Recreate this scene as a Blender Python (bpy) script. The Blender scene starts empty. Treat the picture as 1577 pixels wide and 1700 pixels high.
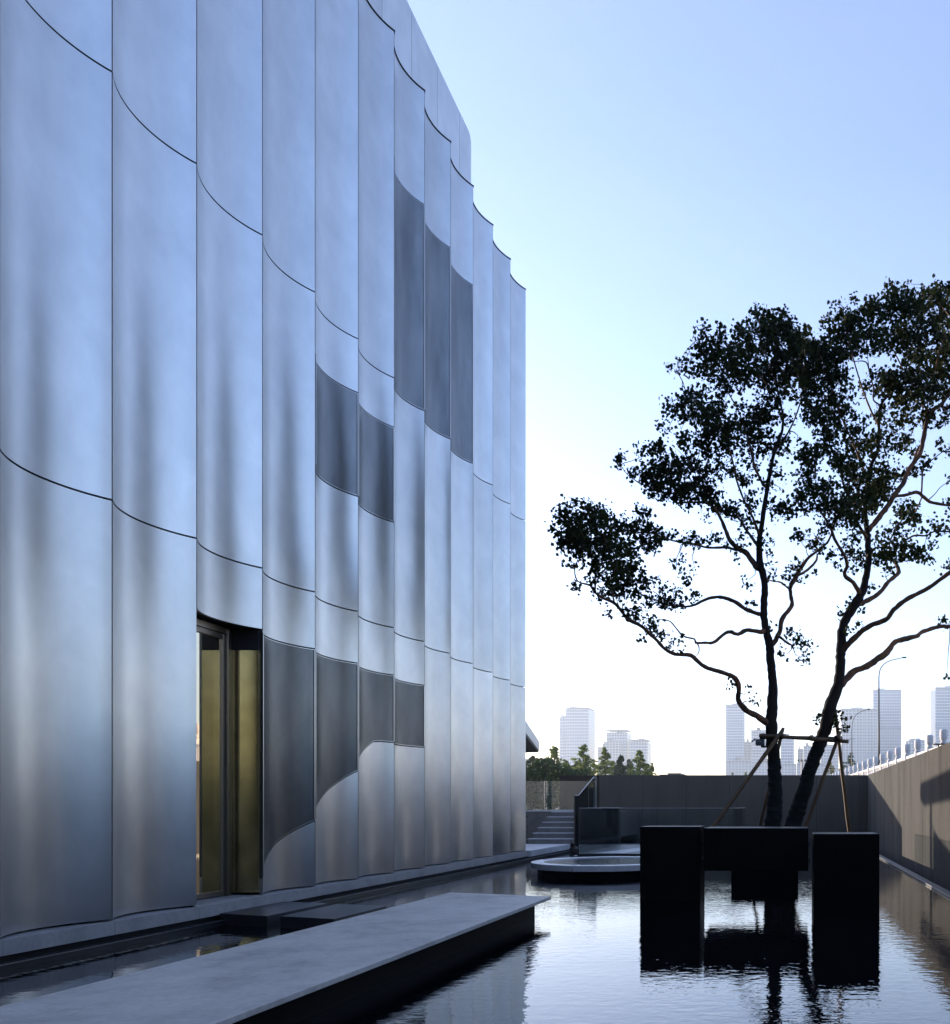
import bpy, bmesh, math, random
import numpy as np
from mathutils import Vector, Matrix
R = math.radians
random.seed(7)
rng = np.random.default_rng(7)
S = bpy.context.scene
COL = S.collection

# ------------------------------------------------------------------ camera, sky, sun, exposure
HC = 1.25                 # eye height above the water
F = 1400.0                # focal length in photo pixels (photo 1577 wide)
VX, VY = 1310.0, 1339.0   # vanishing point of the lines that run away from us
cd = bpy.data.cameras.new("camera"); cam = bpy.data.objects.new("camera", cd); COL.objects.link(cam)
cam.location = (0, 0, HC); cam.rotation_euler = (R(90), 0, 0)
cd.sensor_fit = 'HORIZONTAL'; cd.sensor_width = 36.0
cd.lens = F / 1577.0 * 36.0
cd.shift_x = (788.5 - VX) / 1577.0
cd.shift_y = (VY - 850.0) / 1577.0
cd.clip_start = 0.05; cd.clip_end = 6000
S.camera = cam

SUN_AZ, SUN_EL = -50.0, 6.4     # degrees left of straight ahead, above the horizon
w = bpy.data.worlds.new("World"); S.world = w; w.use_nodes = True
nt = w.node_tree; nt.nodes.clear()
out = nt.nodes.new("ShaderNodeOutputWorld"); bg = nt.nodes.new("ShaderNodeBackground")
sky = nt.nodes.new("ShaderNodeTexSky"); sky.sky_type = 'NISHITA'; sky.sun_disc = False
sky.sun_elevation = R(SUN_EL); sky.sun_rotation = R(SUN_AZ)
sky.air_density = 1.0; sky.dust_density = 0.5; sky.ozone_density = 3.0
wb = nt.nodes.new("ShaderNodeMix"); wb.data_type = 'RGBA'; wb.blend_type = 'MULTIPLY'
wb.inputs[0].default_value = 1.0; wb.inputs[7].default_value = (1.08, 0.86, 0.96, 1)
nt.links.new(sky.outputs[0], wb.inputs[6]); # thin high haze, a little uneven, over the clear sky
tcs = nt.nodes.new("ShaderNodeTexCoord"); mps = nt.nodes.new("ShaderNodeMapping"); mps.inputs['Scale'].default_value = (1.0, 1.0, 2.6); mps.inputs['Rotation'].default_value = (.3, .4, .2)
ns = nt.nodes.new("ShaderNodeTexNoise"); ns.inputs['Scale'].default_value = 1.6; ns.inputs['Detail'].default_value = 5; ns.inputs['Roughness'].default_value = .55; ns.inputs['Distortion'].default_value = .6
mrs = nt.nodes.new("ShaderNodeMapRange"); mrs.inputs[1].default_value = .25; mrs.inputs[2].default_value = .75; mrs.inputs[3].default_value = .75; mrs.inputs[4].default_value = 1.3
vm = nt.nodes.new("ShaderNodeMix"); vm.data_type = 'RGBA'; vm.blend_type = 'MULTIPLY'; vm.inputs[0].default_value = 1; vm.inputs[6].default_value = (.14, .118, .05, 1)
va = nt.nodes.new("ShaderNodeMix"); va.data_type = 'RGBA'; va.blend_type = 'ADD'; va.inputs[0].default_value = 1
nt.links.new(tcs.outputs['Generated'], mps.inputs[0]); nt.links.new(mps.outputs[0], ns.inputs['Vector']); nt.links.new(ns.outputs[0], mrs.inputs[0])
nt.links.new(mrs.outputs[0], vm.inputs[7]); nt.links.new(wb.outputs[2], va.inputs[6]); nt.links.new(vm.outputs[2], va.inputs[7]); nt.links.new(va.outputs[2], bg.inputs[0])
bg.inputs[1].default_value = 0.13
nt.links.new(bg.outputs[0], out.inputs[0])
sl = bpy.data.lights.new("sun", 'SUN'); sl.energy = 2.8; sl.angle = R(0.5); sl.color = (1.0, 0.84, 0.66)
so = bpy.data.objects.new("sun", sl); COL.objects.link(so)
sdir = Vector((math.sin(R(SUN_AZ)) * math.cos(R(SUN_EL)), math.cos(R(SUN_AZ)) * math.cos(R(SUN_EL)), math.sin(R(SUN_EL))))
so.rotation_euler = sdir.to_track_quat('Z', 'Y').to_euler(); so.location = (-40, 60, 30)
S.view_settings.view_transform = 'Standard'; S.view_settings.look = 'None'
S.view_settings.exposure = 2.40; S.view_settings.gamma = 1.0; S.view_settings.use_curve_mapping = False
S.render.engine = 'CYCLES'
cy = S.cycles
cy.use_denoising = True; cy.max_bounces = 8; cy.diffuse_bounces = 3; cy.glossy_bounces = 5
cy.transparent_max_bounces = 16; cy.transmission_bounces = 6; cy.volume_bounces = 0
cy.sample_clamp_indirect = 8.0; cy.caustics_reflective = False; cy.caustics_refractive = False
cy.volume_step_rate = 10

def P(x, y, d):
    """world point seen at photo pixel (x, y) at distance d straight ahead"""
    return Vector(((x - VX) / F * d, d, HC - (y - VY) / F * d))

# ------------------------------------------------------------------ helpers
def tag(o, label=None, cat=None, group=None, kind=None):
    if label: o['label'] = label
    if cat: o['category'] = cat
    if group: o['group'] = group
    if kind: o['kind'] = kind
    return o
def empty(name, loc, label=None, cat=None, group=None):
    o = bpy.data.objects.new(name, None); COL.objects.link(o); o.location = loc
    o.empty_display_size = .2
    return tag(o, label, cat, group)
class MB:
    def __init__(s): s.v = []; s.f = []; s.uv = None
    def add(s, vs, fs):
        n = len(s.v); s.v += [tuple(p) for p in vs]; s.f += [tuple(n + i for i in f) for f in fs]; return s
    def box(s, x0, x1, y0, y1, z0, z1):
        return s.add([(x0,y0,z0),(x1,y0,z0),(x1,y1,z0),(x0,y1,z0),(x0,y0,z1),(x1,y0,z1),(x1,y1,z1),(x0,y1,z1)],
                     [(0,3,2,1),(4,5,6,7),(0,1,5,4),(1,2,6,5),(2,3,7,6),(3,0,4,7)])
    def prism(s, pts, z0, z1):
        n = len(pts)
        return s.add([(p[0],p[1],z0) for p in pts] + [(p[0],p[1],z1) for p in pts],
                     [tuple(range(n-1,-1,-1)), tuple(range(n,2*n))] + [(i,(i+1)%n,n+(i+1)%n,n+i) for i in range(n)])
    def lathe(s, prof, c, n=16, caps=True):
        vs = []
        for (r, z) in prof:
            for k in range(n):
                a = 2*math.pi*k/n; vs.append((c[0]+r*math.cos(a), c[1]+r*math.sin(a), c[2]+z))
        fs = []
        for j in range(len(prof)-1):
            for k in range(n):
                k2 = (k+1) % n; fs.append((j*n+k, j*n+k2, (j+1)*n+k2, (j+1)*n+k))
        if caps:
            fs.append(tuple(range(n-1,-1,-1))); fs.append(tuple((len(prof)-1)*n+k for k in range(n)))
        return s.add(vs, fs)
    def tube(s, pts, rad, n=8, cap=True, wob=0.0):
        pts = [Vector(p) for p in pts]; m = len(pts)
        if not hasattr(rad, '__len__'): rad = [rad]*m
        t = (pts[1]-pts[0]).normalized()
        u = t.cross(Vector((0.13,0.97,0.2))).normalized()
        vs = []
        for i in range(m):
            t = (pts[min(i+1,m-1)]-pts[max(i-1,0)])
            t = t.normalized() if t.length > 1e-9 else Vector((0,0,1))
            u = (u - t*u.dot(t)).normalized(); v = t.cross(u)
            for k in range(n):
                a = 2*math.pi*k/n; r = rad[i]*(1+wob*random.uniform(-1,1))
                vs.append(pts[i]+u*(math.cos(a)*r)+v*(math.sin(a)*r))
        fs = []
        for i in range(m-1):
            for k in range(n):
                k2=(k+1)%n; fs.append((i*n+k,i*n+k2,(i+1)*n+k2,(i+1)*n+k))
        if cap: fs.append(tuple(range(n-1,-1,-1))); fs.append(tuple((m-1)*n+k for k in range(n)))
        return s.add(vs, fs)
    def mesh(s, name, mat, smooth=False):
        me = bpy.data.meshes.new(name); me.from_pydata(s.v, [], s.f); me.materials.append(mat)
        if smooth: me.polygons.foreach_set('use_smooth', [True]*len(me.polygons))
        me.update(); return me
    def build(s, name, mat, parent=None, smooth=False, bevel=0.0, kind=None):
        me = s.mesh(name, mat, smooth)
        o = bpy.data.objects.new(name, me); COL.objects.link(o)
        if parent:
            o.parent = parent
            p = parent; loc = Vector((0,0,0))
            while p: loc += p.location; p = p.parent
            me.transform(Matrix.Translation(-loc))
        if bevel: 
            b = o.modifiers.new('bevel', 'BEVEL'); b.width = bevel; b.segments = 2; b.limit_method = 'ANGLE'; b.angle_limit = R(40)
        if kind: o['kind'] = kind
        return o
def inst(name, me, loc, parent=None, rot=None):
    o = bpy.data.objects.new(name, me); COL.objects.link(o)
    if parent: o.parent = parent
    o.location = loc
    if rot: o.rotation_euler = rot
    return o
def smoothpath(pts, step):
    """Catmull-Rom through tuples; returns resampled tuples"""
    p = [np.array(q, float) for q in pts]; p = [2*p[0]-p[1]] + p + [2*p[-1]-p[-2]]
    o = []
    for i in range(1, len(p)-2):
        n = max(1, int(np.linalg.norm((p[i+1]-p[i])[:3])/step))
        for k in range(n):
            t = k/n
            o.append(.5*((2*p[i])+(-p[i-1]+p[i+1])*t+(2*p[i-1]-5*p[i]+4*p[i+1]-p[i+2])*t*t+(-p[i-1]+3*p[i]-3*p[i+1]+p[i+2])*t**3))
    o.append(p[-2]); return o

# ------------------------------------------------------------------ materials
def mat(name):
    m = bpy.data.materials.new(name); m.use_nodes = True
    n = m.node_tree; b = n.nodes['Principled BSDF']; return m, n, b
def N(n, t, **k):
    x = n.nodes.new(t)
    for a, v in k.items(): setattr(x, a, v)
    return x
def noise(n, scale, detail=4, rough=.5, stretch=(1,1,1), coord='Object'):
    tc = N(n,'ShaderNodeTexCoord'); mp = N(n,'ShaderNodeMapping'); mp.inputs['Scale'].default_value = stretch
    t = N(n,'ShaderNodeTexNoise'); t.inputs['Scale'].default_value = scale; t.inputs['Detail'].default_value = detail; t.inputs['Roughness'].default_value = rough
    n.links.new(tc.outputs[coord], mp.inputs[0]); n.links.new(mp.outputs[0], t.inputs['Vector']); return t
def ramp(n, src, stops):
    r = N(n,'ShaderNodeValToRGB'); e = r.color_ramp.elements
    while len(e) < len(stops): e.new(.5)
    for i,(p,c) in enumerate(stops):
        e[i].position = p; e[i].color = (*c,1) if len(c)==3 else c
    n.links.new(src, r.inputs[0]); return r
def bump(n, b, src, dist, strength=1.0, prev=None):
    x = N(n,'ShaderNodeBump'); x.inputs['Distance'].default_value = dist; x.inputs['Strength'].default_value = strength
    n.links.new(src, x.inputs['Height'])
    if prev: n.links.new(prev.outputs[0], x.inputs['Normal'])
    n.links.new(x.outputs[0], b.inputs['Normal']); return x
def simple(name, c, rough=.6, metal=0.0, var=0.0, scale=8, stretch=(1,1,1), bd=0.0, ior=1.45, c2=None):
    m, n, b = mat(name)
    b.inputs['Base Color'].default_value = (*c,1); b.inputs['Roughness'].default_value = rough
    b.inputs['Metallic'].default_value = metal; b.inputs['IOR'].default_value = ior
    if var or c2:
        t = noise(n, scale, 6, .6, stretch)
        a = c2 if c2 else tuple(x*(1-var) for x in c); z = c if c2 else tuple(min(1,x*(1+var)) for x in c)
        r = ramp(n, t.outputs[0], [(.3,a),(.7,z)]); n.links.new(r.outputs[0], b.inputs['Base Color'])
    if bd:
        t2 = noise(n, scale*4, 5, .6, stretch); bump(n, b, t2.outputs[0], bd)
    return m
def m_aluminium(name='satin_aluminium', dark=1.0, rough0=.365, rough1=.365):
    m, n, b = mat(name)
    oi = N(n,'ShaderNodeObjectInfo')
    t = noise(n, 2.2, 6, .62, (1,1,.75), 'Object'); t.inputs['Distortion'].default_value=.25
    r = ramp(n, t.outputs[0], [(.25,(.55*dark,.56*dark,.57*dark)),(.5,(.62*dark,.625*dark,.63*dark)),(.75,(.70*dark,.70*dark,.70*dark))])
    mx = N(n,'ShaderNodeMix', data_type='RGBA', blend_type='MULTIPLY'); mx.inputs[0].default_value = 1
    vr = N(n,'ShaderNodeMapRange'); vr.inputs[3].default_value=.9; vr.inputs[4].default_value=1.06
    n.links.new(oi.outputs['Random'], vr.inputs[0])
    n.links.new(r.outputs[0], mx.inputs[6]); n.links.new(vr.outputs[0], mx.inputs[7]); n.links.new(mx.outputs[2], b.inputs['Base Color'])
    b.inputs['Metallic'].default_value = 1.0
    t2 = noise(n, 2.4, 3, .5, (1,1,.3)); mr = N(n,'ShaderNodeMapRange'); mr.inputs[1].default_value=.0; mr.inputs[2].default_value=1; mr.inputs[3].default_value=rough0-.06; mr.inputs[4].default_value=rough1
    n.links.new(t2.outputs[0], mr.inputs[0]); n.links.new(mr.outputs[0], b.inputs['Roughness'])
    return m
M = {}
M['alu'] = m_aluminium()
M['alu_roof'] = m_aluminium('upper_aluminium', 1.05, .41, .5)
def m_perf(q=1.0):
    m, n, b = mat('perforated_aluminium')
    uv = N(n,'ShaderNodeUVMap'); sc = N(n,'ShaderNodeVectorMath', operation='SCALE'); sc.inputs['Scale'].default_value = 1/0.0135
    fr = N(n,'ShaderNodeVectorMath', operation='FRACTION'); sb = N(n,'ShaderNodeVectorMath', operation='SUBTRACT'); sb.inputs[1].default_value=(.5,.5,0)
    ln = N(n,'ShaderNodeVectorMath', operation='LENGTH'); lt = N(n,'ShaderNodeMath', operation='LESS_THAN'); lt.inputs[1].default_value=.36
    n.links.new(uv.outputs[0], sc.inputs[0]); n.links.new(sc.outputs[0], fr.inputs[0]); n.links.new(fr.outputs[0], sb.inputs[0]); n.links.new(sb.outputs[0], ln.inputs[0]); n.links.new(ln.outputs['Value'], lt.inputs[0])
    d = N(n,'ShaderNodeBsdfPrincipled'); d.inputs['Base Color'].default_value=(.012,.013,.015,1); d.inputs['Roughness'].default_value=.6
    t = noise(n, 2.5, 6, .6, (1,1,.3)); r = ramp(n, t.outputs[0], [(.3,(.22*q,.235*q,.255*q)),(.7,(.40*q,.41*q,.42*q))]); n.links.new(r.outputs[0], b.inputs['Base Color'])
    b.inputs['Metallic'].default_value=1; b.inputs['Roughness'].default_value=.30
    mx = N(n,'ShaderNodeMixShader'); n.links.new(lt.outputs[0], mx.inputs[0]); n.links.new(b.outputs[0], mx.inputs[1]); n.links.new(d.outputs[0], mx.inputs[2])
    n.links.new(mx.outputs[0], n.nodes['Material Output'].inputs[0]); return m
M['perf'] = m_perf()
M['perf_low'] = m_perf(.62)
M['black'] = simple('black_backing', (.006,.006,.007), .8)
M['coping'] = simple('dark_coping', (.03,.03,.035), .5, .6)
def m_concrete(name, c, var=.14, streak=True, scale=2.0, rough=.75, bd=.001, ior=1.35):
    m, n, b = mat(name)
    t = noise(n, scale, 9, .65, (1,1,.16) if streak else (1,1,1)); t2 = noise(n, scale*9, 6, .7)
    r = ramp(n, t.outputs[0], [(.28,tuple(x*(1-var*2) for x in c)),(.5,c),(.72,tuple(x*(1+var) for x in c))])
    r2 = ramp(n, t2.outputs[0], [(.35,(.86,.86,.86)),(.6,(1,1,1))])
    mx = N(n,'ShaderNodeMix', data_type='RGBA', blend_type='MULTIPLY'); mx.inputs[0].default_value=1
    n.links.new(r.outputs[0], mx.inputs[6]); n.links.new(r2.outputs[0], mx.inputs[7]); n.links.new(mx.outputs[2], b.inputs['Base Color'])
    b.inputs['Roughness'].default_value = rough; b.inputs['IOR'].default_value = ior; bump(n, b, t2.outputs[0], bd); return m
M['plinth'] = m_concrete('plinth_stone', (.36,.35,.35), .12, False, 3, .6)
M['paving'] = m_concrete('pale_paving', (.60,.60,.62), .10, False, 1.2, .6)
M['deck'] = m_concrete('walkway_stone', (.74,.69,.63), .17, False, 2.6, .55, .0006)
M['backwall'] = m_concrete('wall_render', (.075,.073,.068), .12, True, 1.6)
M['rightwall'] = m_concrete('wall_plaster', (.082,.082,.08), .26, True, 1.3, .9, .001, 1.12)  # vertical colour streaks stand in for soft shadow bands on the wall
M['step'] = m_concrete('step_stone', (.26,.255,.25), .14, False, 3)
M['darkstone'] = m_concrete('dark_stone', (.035,.036,.042), .2, False, 4, .42)
M['wing'] = m_concrete('added_wing_stone', (.12,.115,.11), .15, True, .6)
M['blackbox'] = simple('black_granite', (.004,.004,.0045), .5, 0, .35, 6, bd=.0004, ior=1.18)
M['kerb'] = simple('pool_kerb', (.02,.021,.024), .45, 0, .3, 5)
M['edge'] = simple('steel_edge', (.35,.36,.38), .35, 1.0)
M['poolfloor'] = simple('pool_floor', (.012,.013,.015), .7, 0, .3, 2)
M['soil'] = simple('ground_earth', (.07,.075,.05), .95, 0, .35, .4)
M['asphalt'] = simple('asphalt', (.05,.05,.052), .9, 0, .25, 3)
def m_water():
    m, n, b = mat('pool_water')
    b.inputs['Base Color'].default_value=(.003,.004,.006,1); b.inputs['Roughness'].default_value=.015; b.inputs['IOR'].default_value=1.52
    t = noise(n, 8, 2.5, .55, (1,1.35,1)); t2 = noise(n, .35, 2, .5)
    pw = ramp(n, t2.outputs[0], [(.35,(.35,.35,.35)),(.65,(1,1,1))])
    mu = N(n,'ShaderNodeMath', operation='MULTIPLY'); n.links.new(t.outputs[0], mu.inputs[0]); n.links.new(pw.outputs[0], mu.inputs[1])
    bp = bump(n, b, mu.outputs[0], .0032, 1.0)
    t3 = noise(n, 1.1, 2, .5); bump(n, b, t3.outputs[0], .002, 1.0, bp)
    return m
M['water'] = m_water()
def m_glass(name, tint=(.80,.88,.86), refl=(.9,.95,1), ior=1.5, extra=0.0):
    m, n, b = mat(name); n.nodes.remove(b)
    tr = N(n,'ShaderNodeBsdfTransparent'); tr.inputs[0].default_value=(*tint,1)
    gl = N(n,'ShaderNodeBsdfGlossy'); gl.inputs['Color'].default_value=(*refl,1); gl.inputs['Roughness'].default_value=.02
    fr = N(n,'ShaderNodeFresnel'); fr.inputs[0].default_value=ior
    ad = N(n,'ShaderNodeMath', operation='ADD', use_clamp=True); ad.inputs[1].default_value=extra; n.links.new(fr.outputs[0], ad.inputs[0])
    mx = N(n,'ShaderNodeMixShader'); n.links.new(ad.outputs[0], mx.inputs[0]); n.links.new(tr.outputs[0], mx.inputs[1]); n.links.new(gl.outputs[0], mx.inputs[2])
    n.links.new(mx.outputs[0], n.nodes['Material Output'].inputs[0]); return m
M['glass'] = m_glass('balustrade_glass', (.95,.975,.97))
M['goldglass'] = m_glass('gold_tinted_glass', (.35,.29,.17), (1.0,.87,.68), 1.6, .68)
M['bowlglass'] = simple('skylight_glass', (.10,.125,.14), .12, 0, .1, 2, ior=1.5)
def m_brass():
    m, n, b = mat('brass_sheet')
    t = noise(n, 3, 6, .65); r = ramp(n, t.outputs[0], [(.3,(.44,.36,.17)),(.7,(.74,.62,.33))]); n.links.new(r.outputs[0], b.inputs['Base Color'])
    b.inputs['Metallic'].default_value=.9; b.inputs['Roughness'].default_value=.22; return m
M['brass'] = m_brass()
M['doorframe'] = simple('bronze_frame', (.30,.27,.24), .35, 1.0)
M['room'] = simple('room_lining', (.05,.045,.035), .8)
M['rimstone'] = m_concrete('rim_stone', (.80,.80,.82), .08, False, 3, .4)
M['pale_metal'] = simple('pale_canopy_metal', (.42,.45,.50), .45, .6, .1, 1)
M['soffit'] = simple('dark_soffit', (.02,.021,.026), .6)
M['bamboo'] = simple('bamboo_pole', (.13,.075,.035), .55, 0, .35, 6, (1,1,.3))
M['rope'] = simple('green_wrap', (.006,.010,.009), .95, 0, .4, 30)
M['lash'] = simple('dark_lashing', (.015,.014,.012), .9)
M['lampbody'] = simple('flood_body', (.10,.12,.14), .5, .2)
M['lampglass'] = simple('flood_lens', (.25,.33,.42), .15)
M['pole_dark'] = simple('lamp_post_paint', (.02,.022,.025), .5)
M['balstone'] = m_concrete('balustrade_stone', (.74,.72,.72), .12, True, 5, .7)
def m_bark():
    m, n, b = mat('tree_bark')
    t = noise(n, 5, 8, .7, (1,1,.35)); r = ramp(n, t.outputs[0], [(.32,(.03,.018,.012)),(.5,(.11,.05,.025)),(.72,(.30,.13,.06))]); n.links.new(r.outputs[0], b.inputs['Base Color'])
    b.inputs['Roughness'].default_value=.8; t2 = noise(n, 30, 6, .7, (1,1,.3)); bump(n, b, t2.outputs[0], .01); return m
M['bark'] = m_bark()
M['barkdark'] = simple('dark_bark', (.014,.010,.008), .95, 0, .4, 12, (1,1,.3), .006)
def m_leaf(name, c1, c2, trans=.25):
    m, n, b = mat(name)
    t = noise(n, .9, 3, .6); t2 = N(n,'ShaderNodeNewGeometry')
    ad = N(n,'ShaderNodeMath', operation='MULTIPLY_ADD'); ad.inputs[1].default_value=.45; n.links.new(t2.outputs['Random Per Island'], ad.inputs[0]); n.links.new(t.outputs[0], ad.inputs[2])
    r = ramp(n, ad.outputs[0], [(.4,c1),(1.0,c2)]); n.links.new(r.outputs[0], b.inputs['Base Color']); b.inputs['Roughness'].default_value=.7; b.inputs['IOR'].default_value=1.2
    tl = N(n,'ShaderNodeBsdfTranslucent'); n.links.new(r.outputs[0], tl.inputs[0])
    mx = N(n,'ShaderNodeMixShader'); mx.inputs[0].default_value=trans
    n.links.new(b.outputs[0], mx.inputs[1]); n.links.new(tl.outputs[0], mx.inputs[2]); n.links.new(mx.outputs[0], n.nodes['Material Output'].inputs[0]); return m
M['leaf'] = m_leaf('plane_leaf', (.008,.013,.004), (.030,.045,.010), .2)
M['leaf_far'] = m_leaf('far_leaf', (.045,.08,.015), (.24,.30,.05), .5)
M['leaf_dark'] = m_leaf('shrub_leaf', (.015,.035,.015), (.05,.085,.03), .2)
M['leaf_yellow'] = m_leaf('yellow_leaf', (.14,.15,.02), (.30,.28,.05), .45)
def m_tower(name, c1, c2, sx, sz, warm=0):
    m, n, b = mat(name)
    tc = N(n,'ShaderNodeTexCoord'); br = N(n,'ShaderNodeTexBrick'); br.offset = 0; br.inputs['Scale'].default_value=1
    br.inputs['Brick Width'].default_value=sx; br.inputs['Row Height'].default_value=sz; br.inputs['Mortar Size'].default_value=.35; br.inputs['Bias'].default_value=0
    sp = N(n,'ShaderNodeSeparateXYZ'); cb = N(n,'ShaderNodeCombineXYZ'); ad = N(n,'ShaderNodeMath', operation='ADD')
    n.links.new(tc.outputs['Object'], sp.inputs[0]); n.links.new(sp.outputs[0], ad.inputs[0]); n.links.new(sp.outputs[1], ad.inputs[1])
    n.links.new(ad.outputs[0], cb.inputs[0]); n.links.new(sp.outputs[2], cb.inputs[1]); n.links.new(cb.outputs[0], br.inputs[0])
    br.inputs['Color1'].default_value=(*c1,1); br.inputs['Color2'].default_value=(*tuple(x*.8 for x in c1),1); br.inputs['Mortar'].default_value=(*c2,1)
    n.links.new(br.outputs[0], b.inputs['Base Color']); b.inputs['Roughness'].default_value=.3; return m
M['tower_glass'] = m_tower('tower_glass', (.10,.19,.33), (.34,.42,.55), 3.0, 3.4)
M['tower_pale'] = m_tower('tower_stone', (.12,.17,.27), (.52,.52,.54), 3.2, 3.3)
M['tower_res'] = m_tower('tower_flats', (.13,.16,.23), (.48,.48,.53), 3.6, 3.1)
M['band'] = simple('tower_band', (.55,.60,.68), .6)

# ------------------------------------------------------------------ ground, pool, terraces
ZB = 0.22        # level of the terrace and of the building's base
XF = -6.07       # plane of the facade's ridges
YB = 33.0        # back wall
XR = 3.07        # right wall
g = MB(); o_, i_ = 3500, (-40, 30, -30, 33.3)
g.add([(-o_,-o_,.95),(o_,-o_,.95),(o_,o_,.95),(-o_,o_,.95),(i_[0],i_[2],.95),(i_[1],i_[2],.95),(i_[1],i_[3],.95),(i_[0],i_[3],.95)],
      [(0,1,5,4),(1,2,6,5),(2,3,7,6),(3,0,4,7)])
g.add([(i_[0],i_[2],-.9),(i_[1],i_[2],-.9),(i_[1],i_[3],-.9),(i_[0],i_[3],-.9),(i_[0],i_[2],.95),(i_[1],i_[2],.95),(i_[1],i_[3],.95),(i_[0],i_[3],.95)],
      [(0,1,2,3),(0,4,5,1),(1,5,6,2),(2,6,7,3),(3,7,4,0)])
g.build('ground', M['soil'], kind='structure')
MB().box(-6.2, 2.21, -9, YB, -.5, -.42).build('pool_floor', M['poolfloor'], kind='structure')
wm = MB().add([(-5.96,-9,0),(2.19,-9,0),(2.19,YB,0),(-5.96,YB,0)], [(0,1,2,3)]).build('pool_water', M['water'], kind='structure')
# pool edges
MB().box(-6.09,-5.96,-9,24,-.5,.045).build('pool_kerb', M['kerb'], kind='structure')
MB().box(-5.972,-5.955,-9,24,.0455,.053).build('pool_edge_trim', M['edge'], kind='structure')
MB().box(2.19,2.33,-9,YB,-.5,.02).build('pool_kerb', M['kerb'], kind='structure')
MB().box(2.186,2.196,-9,YB,.0205,.027).build('pool_edge_trim', M['edge'], kind='structure')
MB().box(2.33,3.07,-9,YB,-.9,-.62).build('gutter_floor', M['poolfloor'], kind='structure')
# terrace beyond the building, court platform
MB().box(-14,-6.045,19.75,23.3,.08,ZB).build('terrace', M['paving'], kind='structure')
MB().box(-14,-6.10,19.75,24.6,-.6,.08).build('terrace_base', M['kerb'], kind='structure')
MB().box(-6.045,-5.0,23.2,24.6,-.5,.10).build('court_link', M['kerb'], kind='structure')
MB().box(-5.0,-1.1,19.4,24.4,-.5,.11).build('court_base', M['kerb'], kind='structure')
MB().box(-4.9,-1.2,19.5,24.3,.11,.16).build('court_paving', M['darkstone'], kind='structure')
MB().add([(-4.6,19.6,.164),(-3.9,19.6,.164),(-2.6,24.0,.164),(-3.5,24.0,.164)],[(0,1,2,3)]).build('court_strip', M['paving'], kind='structure')

# ------------------------------------------------------------------ back wall and right wall (panels with open joints)
TW = 2.48
bw = empty('back_wall', (0,YB,0), 'dark grey rendered wall across the far end of the pool', 'wall')
MB().box(-9,XR+.3,YB+.04,YB+.3,-.6,TW-.01).build('wall_core', M['black'], bw)
px = -7.43; k = 0
pw_ = 1.70
xs = []
while px < XR-.05:
    xs.append(px); px += pw_
for i, x0 in enumerate(xs):
    x1 = min(x0+pw_, XR-.004)
    MB().box(x0+.006,x1-.006,YB,YB+.06,-.5,TW).build('wall_panel', M['backwall'], bw)
rw = empty('right_wall', (XR,0,0), 'long plaster wall with low sun on it along the right pool edge', 'wall')
MB().box(XR+.05,XR+.3,-9,YB+.04,-.9,TW-.01).build('wall_core', M['black'], rw)
y = -9.0
while y < YB-.2:
    y1 = min(y+3.5, YB)
    MB().box(XR,XR+.07,y+.008,y1-.008,-.88,TW).build('wall_panel', M['rightwall'], rw)
    y = y1
MB().box(XR-.03,XR-.002,-9,YB,-.9,-.60).build('wall_base', M['kerb'], rw)

# ------------------------------------------------------------------ the fluted metal building
PIT, SAG = 1.0803, 0.178
Y0 = 6.487
ARC_R = (PIT*PIT/4 + SAG*SAG)/(2*SAG)
def flute(t):       # recess behind the ridge plane at t (0..1) along a bay
    u = (t-.5)*PIT
    return math.sqrt(ARC_R**2-u*u) - (ARC_R-SAG)
bld = empty('museum_building', (XF, 12, ZB), 'tall building clad in concave silver metal panels along the left pool edge', 'building')
ZT = 13.17
GAP = .009
def panel(k, z0, z1, m, name='metal_panel', nseg=26, nz=None):
    """one concave panel of bay k between heights z0 and z1 (numbers or functions of the distance)"""
    f0 = z0 if callable(z0) else (lambda d: z0); f1 = z1 if callable(z1) else (lambda d: z1)
    ya = Y0+k*PIT; e = .006/PIT
    n=nseg+1; rows=[]
    for i in range(n):
        t = e+(1-2*e)*i/nseg; d = ya+t*PIT; rows.append((XF-flute(t), d, f0(d)+GAP, f1(d)-GAP, t*PIT*1.08))
    v=[]; uv=[]; f=[]
    for (x,d,za,zb,u) in rows: v += [(x,d,za),(x,d,zb)]; uv += [(u,za),(u,zb)]
    for i in range(nseg): f.append((2*i,2*i+2,2*i+3,2*i+1))
    for (j,) in ((2,),(3,)):      # bottom and top return lips, with their own vertices so the face shades cleanly
        b=len(v)
        for r in rows: v += [(r[0],r[1],r[j]),(r[0]-.035,r[1],r[j])]; uv += [(0,0)]*2
        for i in range(nseg): f.append((b+2*i,b+2*i+1,b+2*i+3,b+2*i+2) if j==2 else (b+2*i,b+2*i+2,b+2*i+3,b+2*i+1))
    for r in (rows[0],rows[-1]):
        b=len(v); v += [(r[0],r[1],r[2]),(r[0]-.04,r[1],r[2]),(r[0]-.04,r[1],r[3]),(r[0],r[1],r[3])]; uv += [(0,0)]*4
        f.append((b,b+1,b+2,b+3))
    me = bpy.data.meshes.new(name); me.from_pydata(v,[],f); me.materials.append(m)
    ul = me.uv_layers.new(name='UVMap')
    for p in me.polygons:
        for li in p.loop_indices: ul.data[li].uv = uv[me.loops[li].vertex_index]
    sm = [i < nseg for i in range(len(f))]
    me.polygons.foreach_set('use_smooth', sm)
    me.transform(Matrix.Translation(-bld.location)); me.update()
    o = bpy.data.objects.new(name, me); COL.objects.link(o); o.parent = bld
    return o
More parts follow.
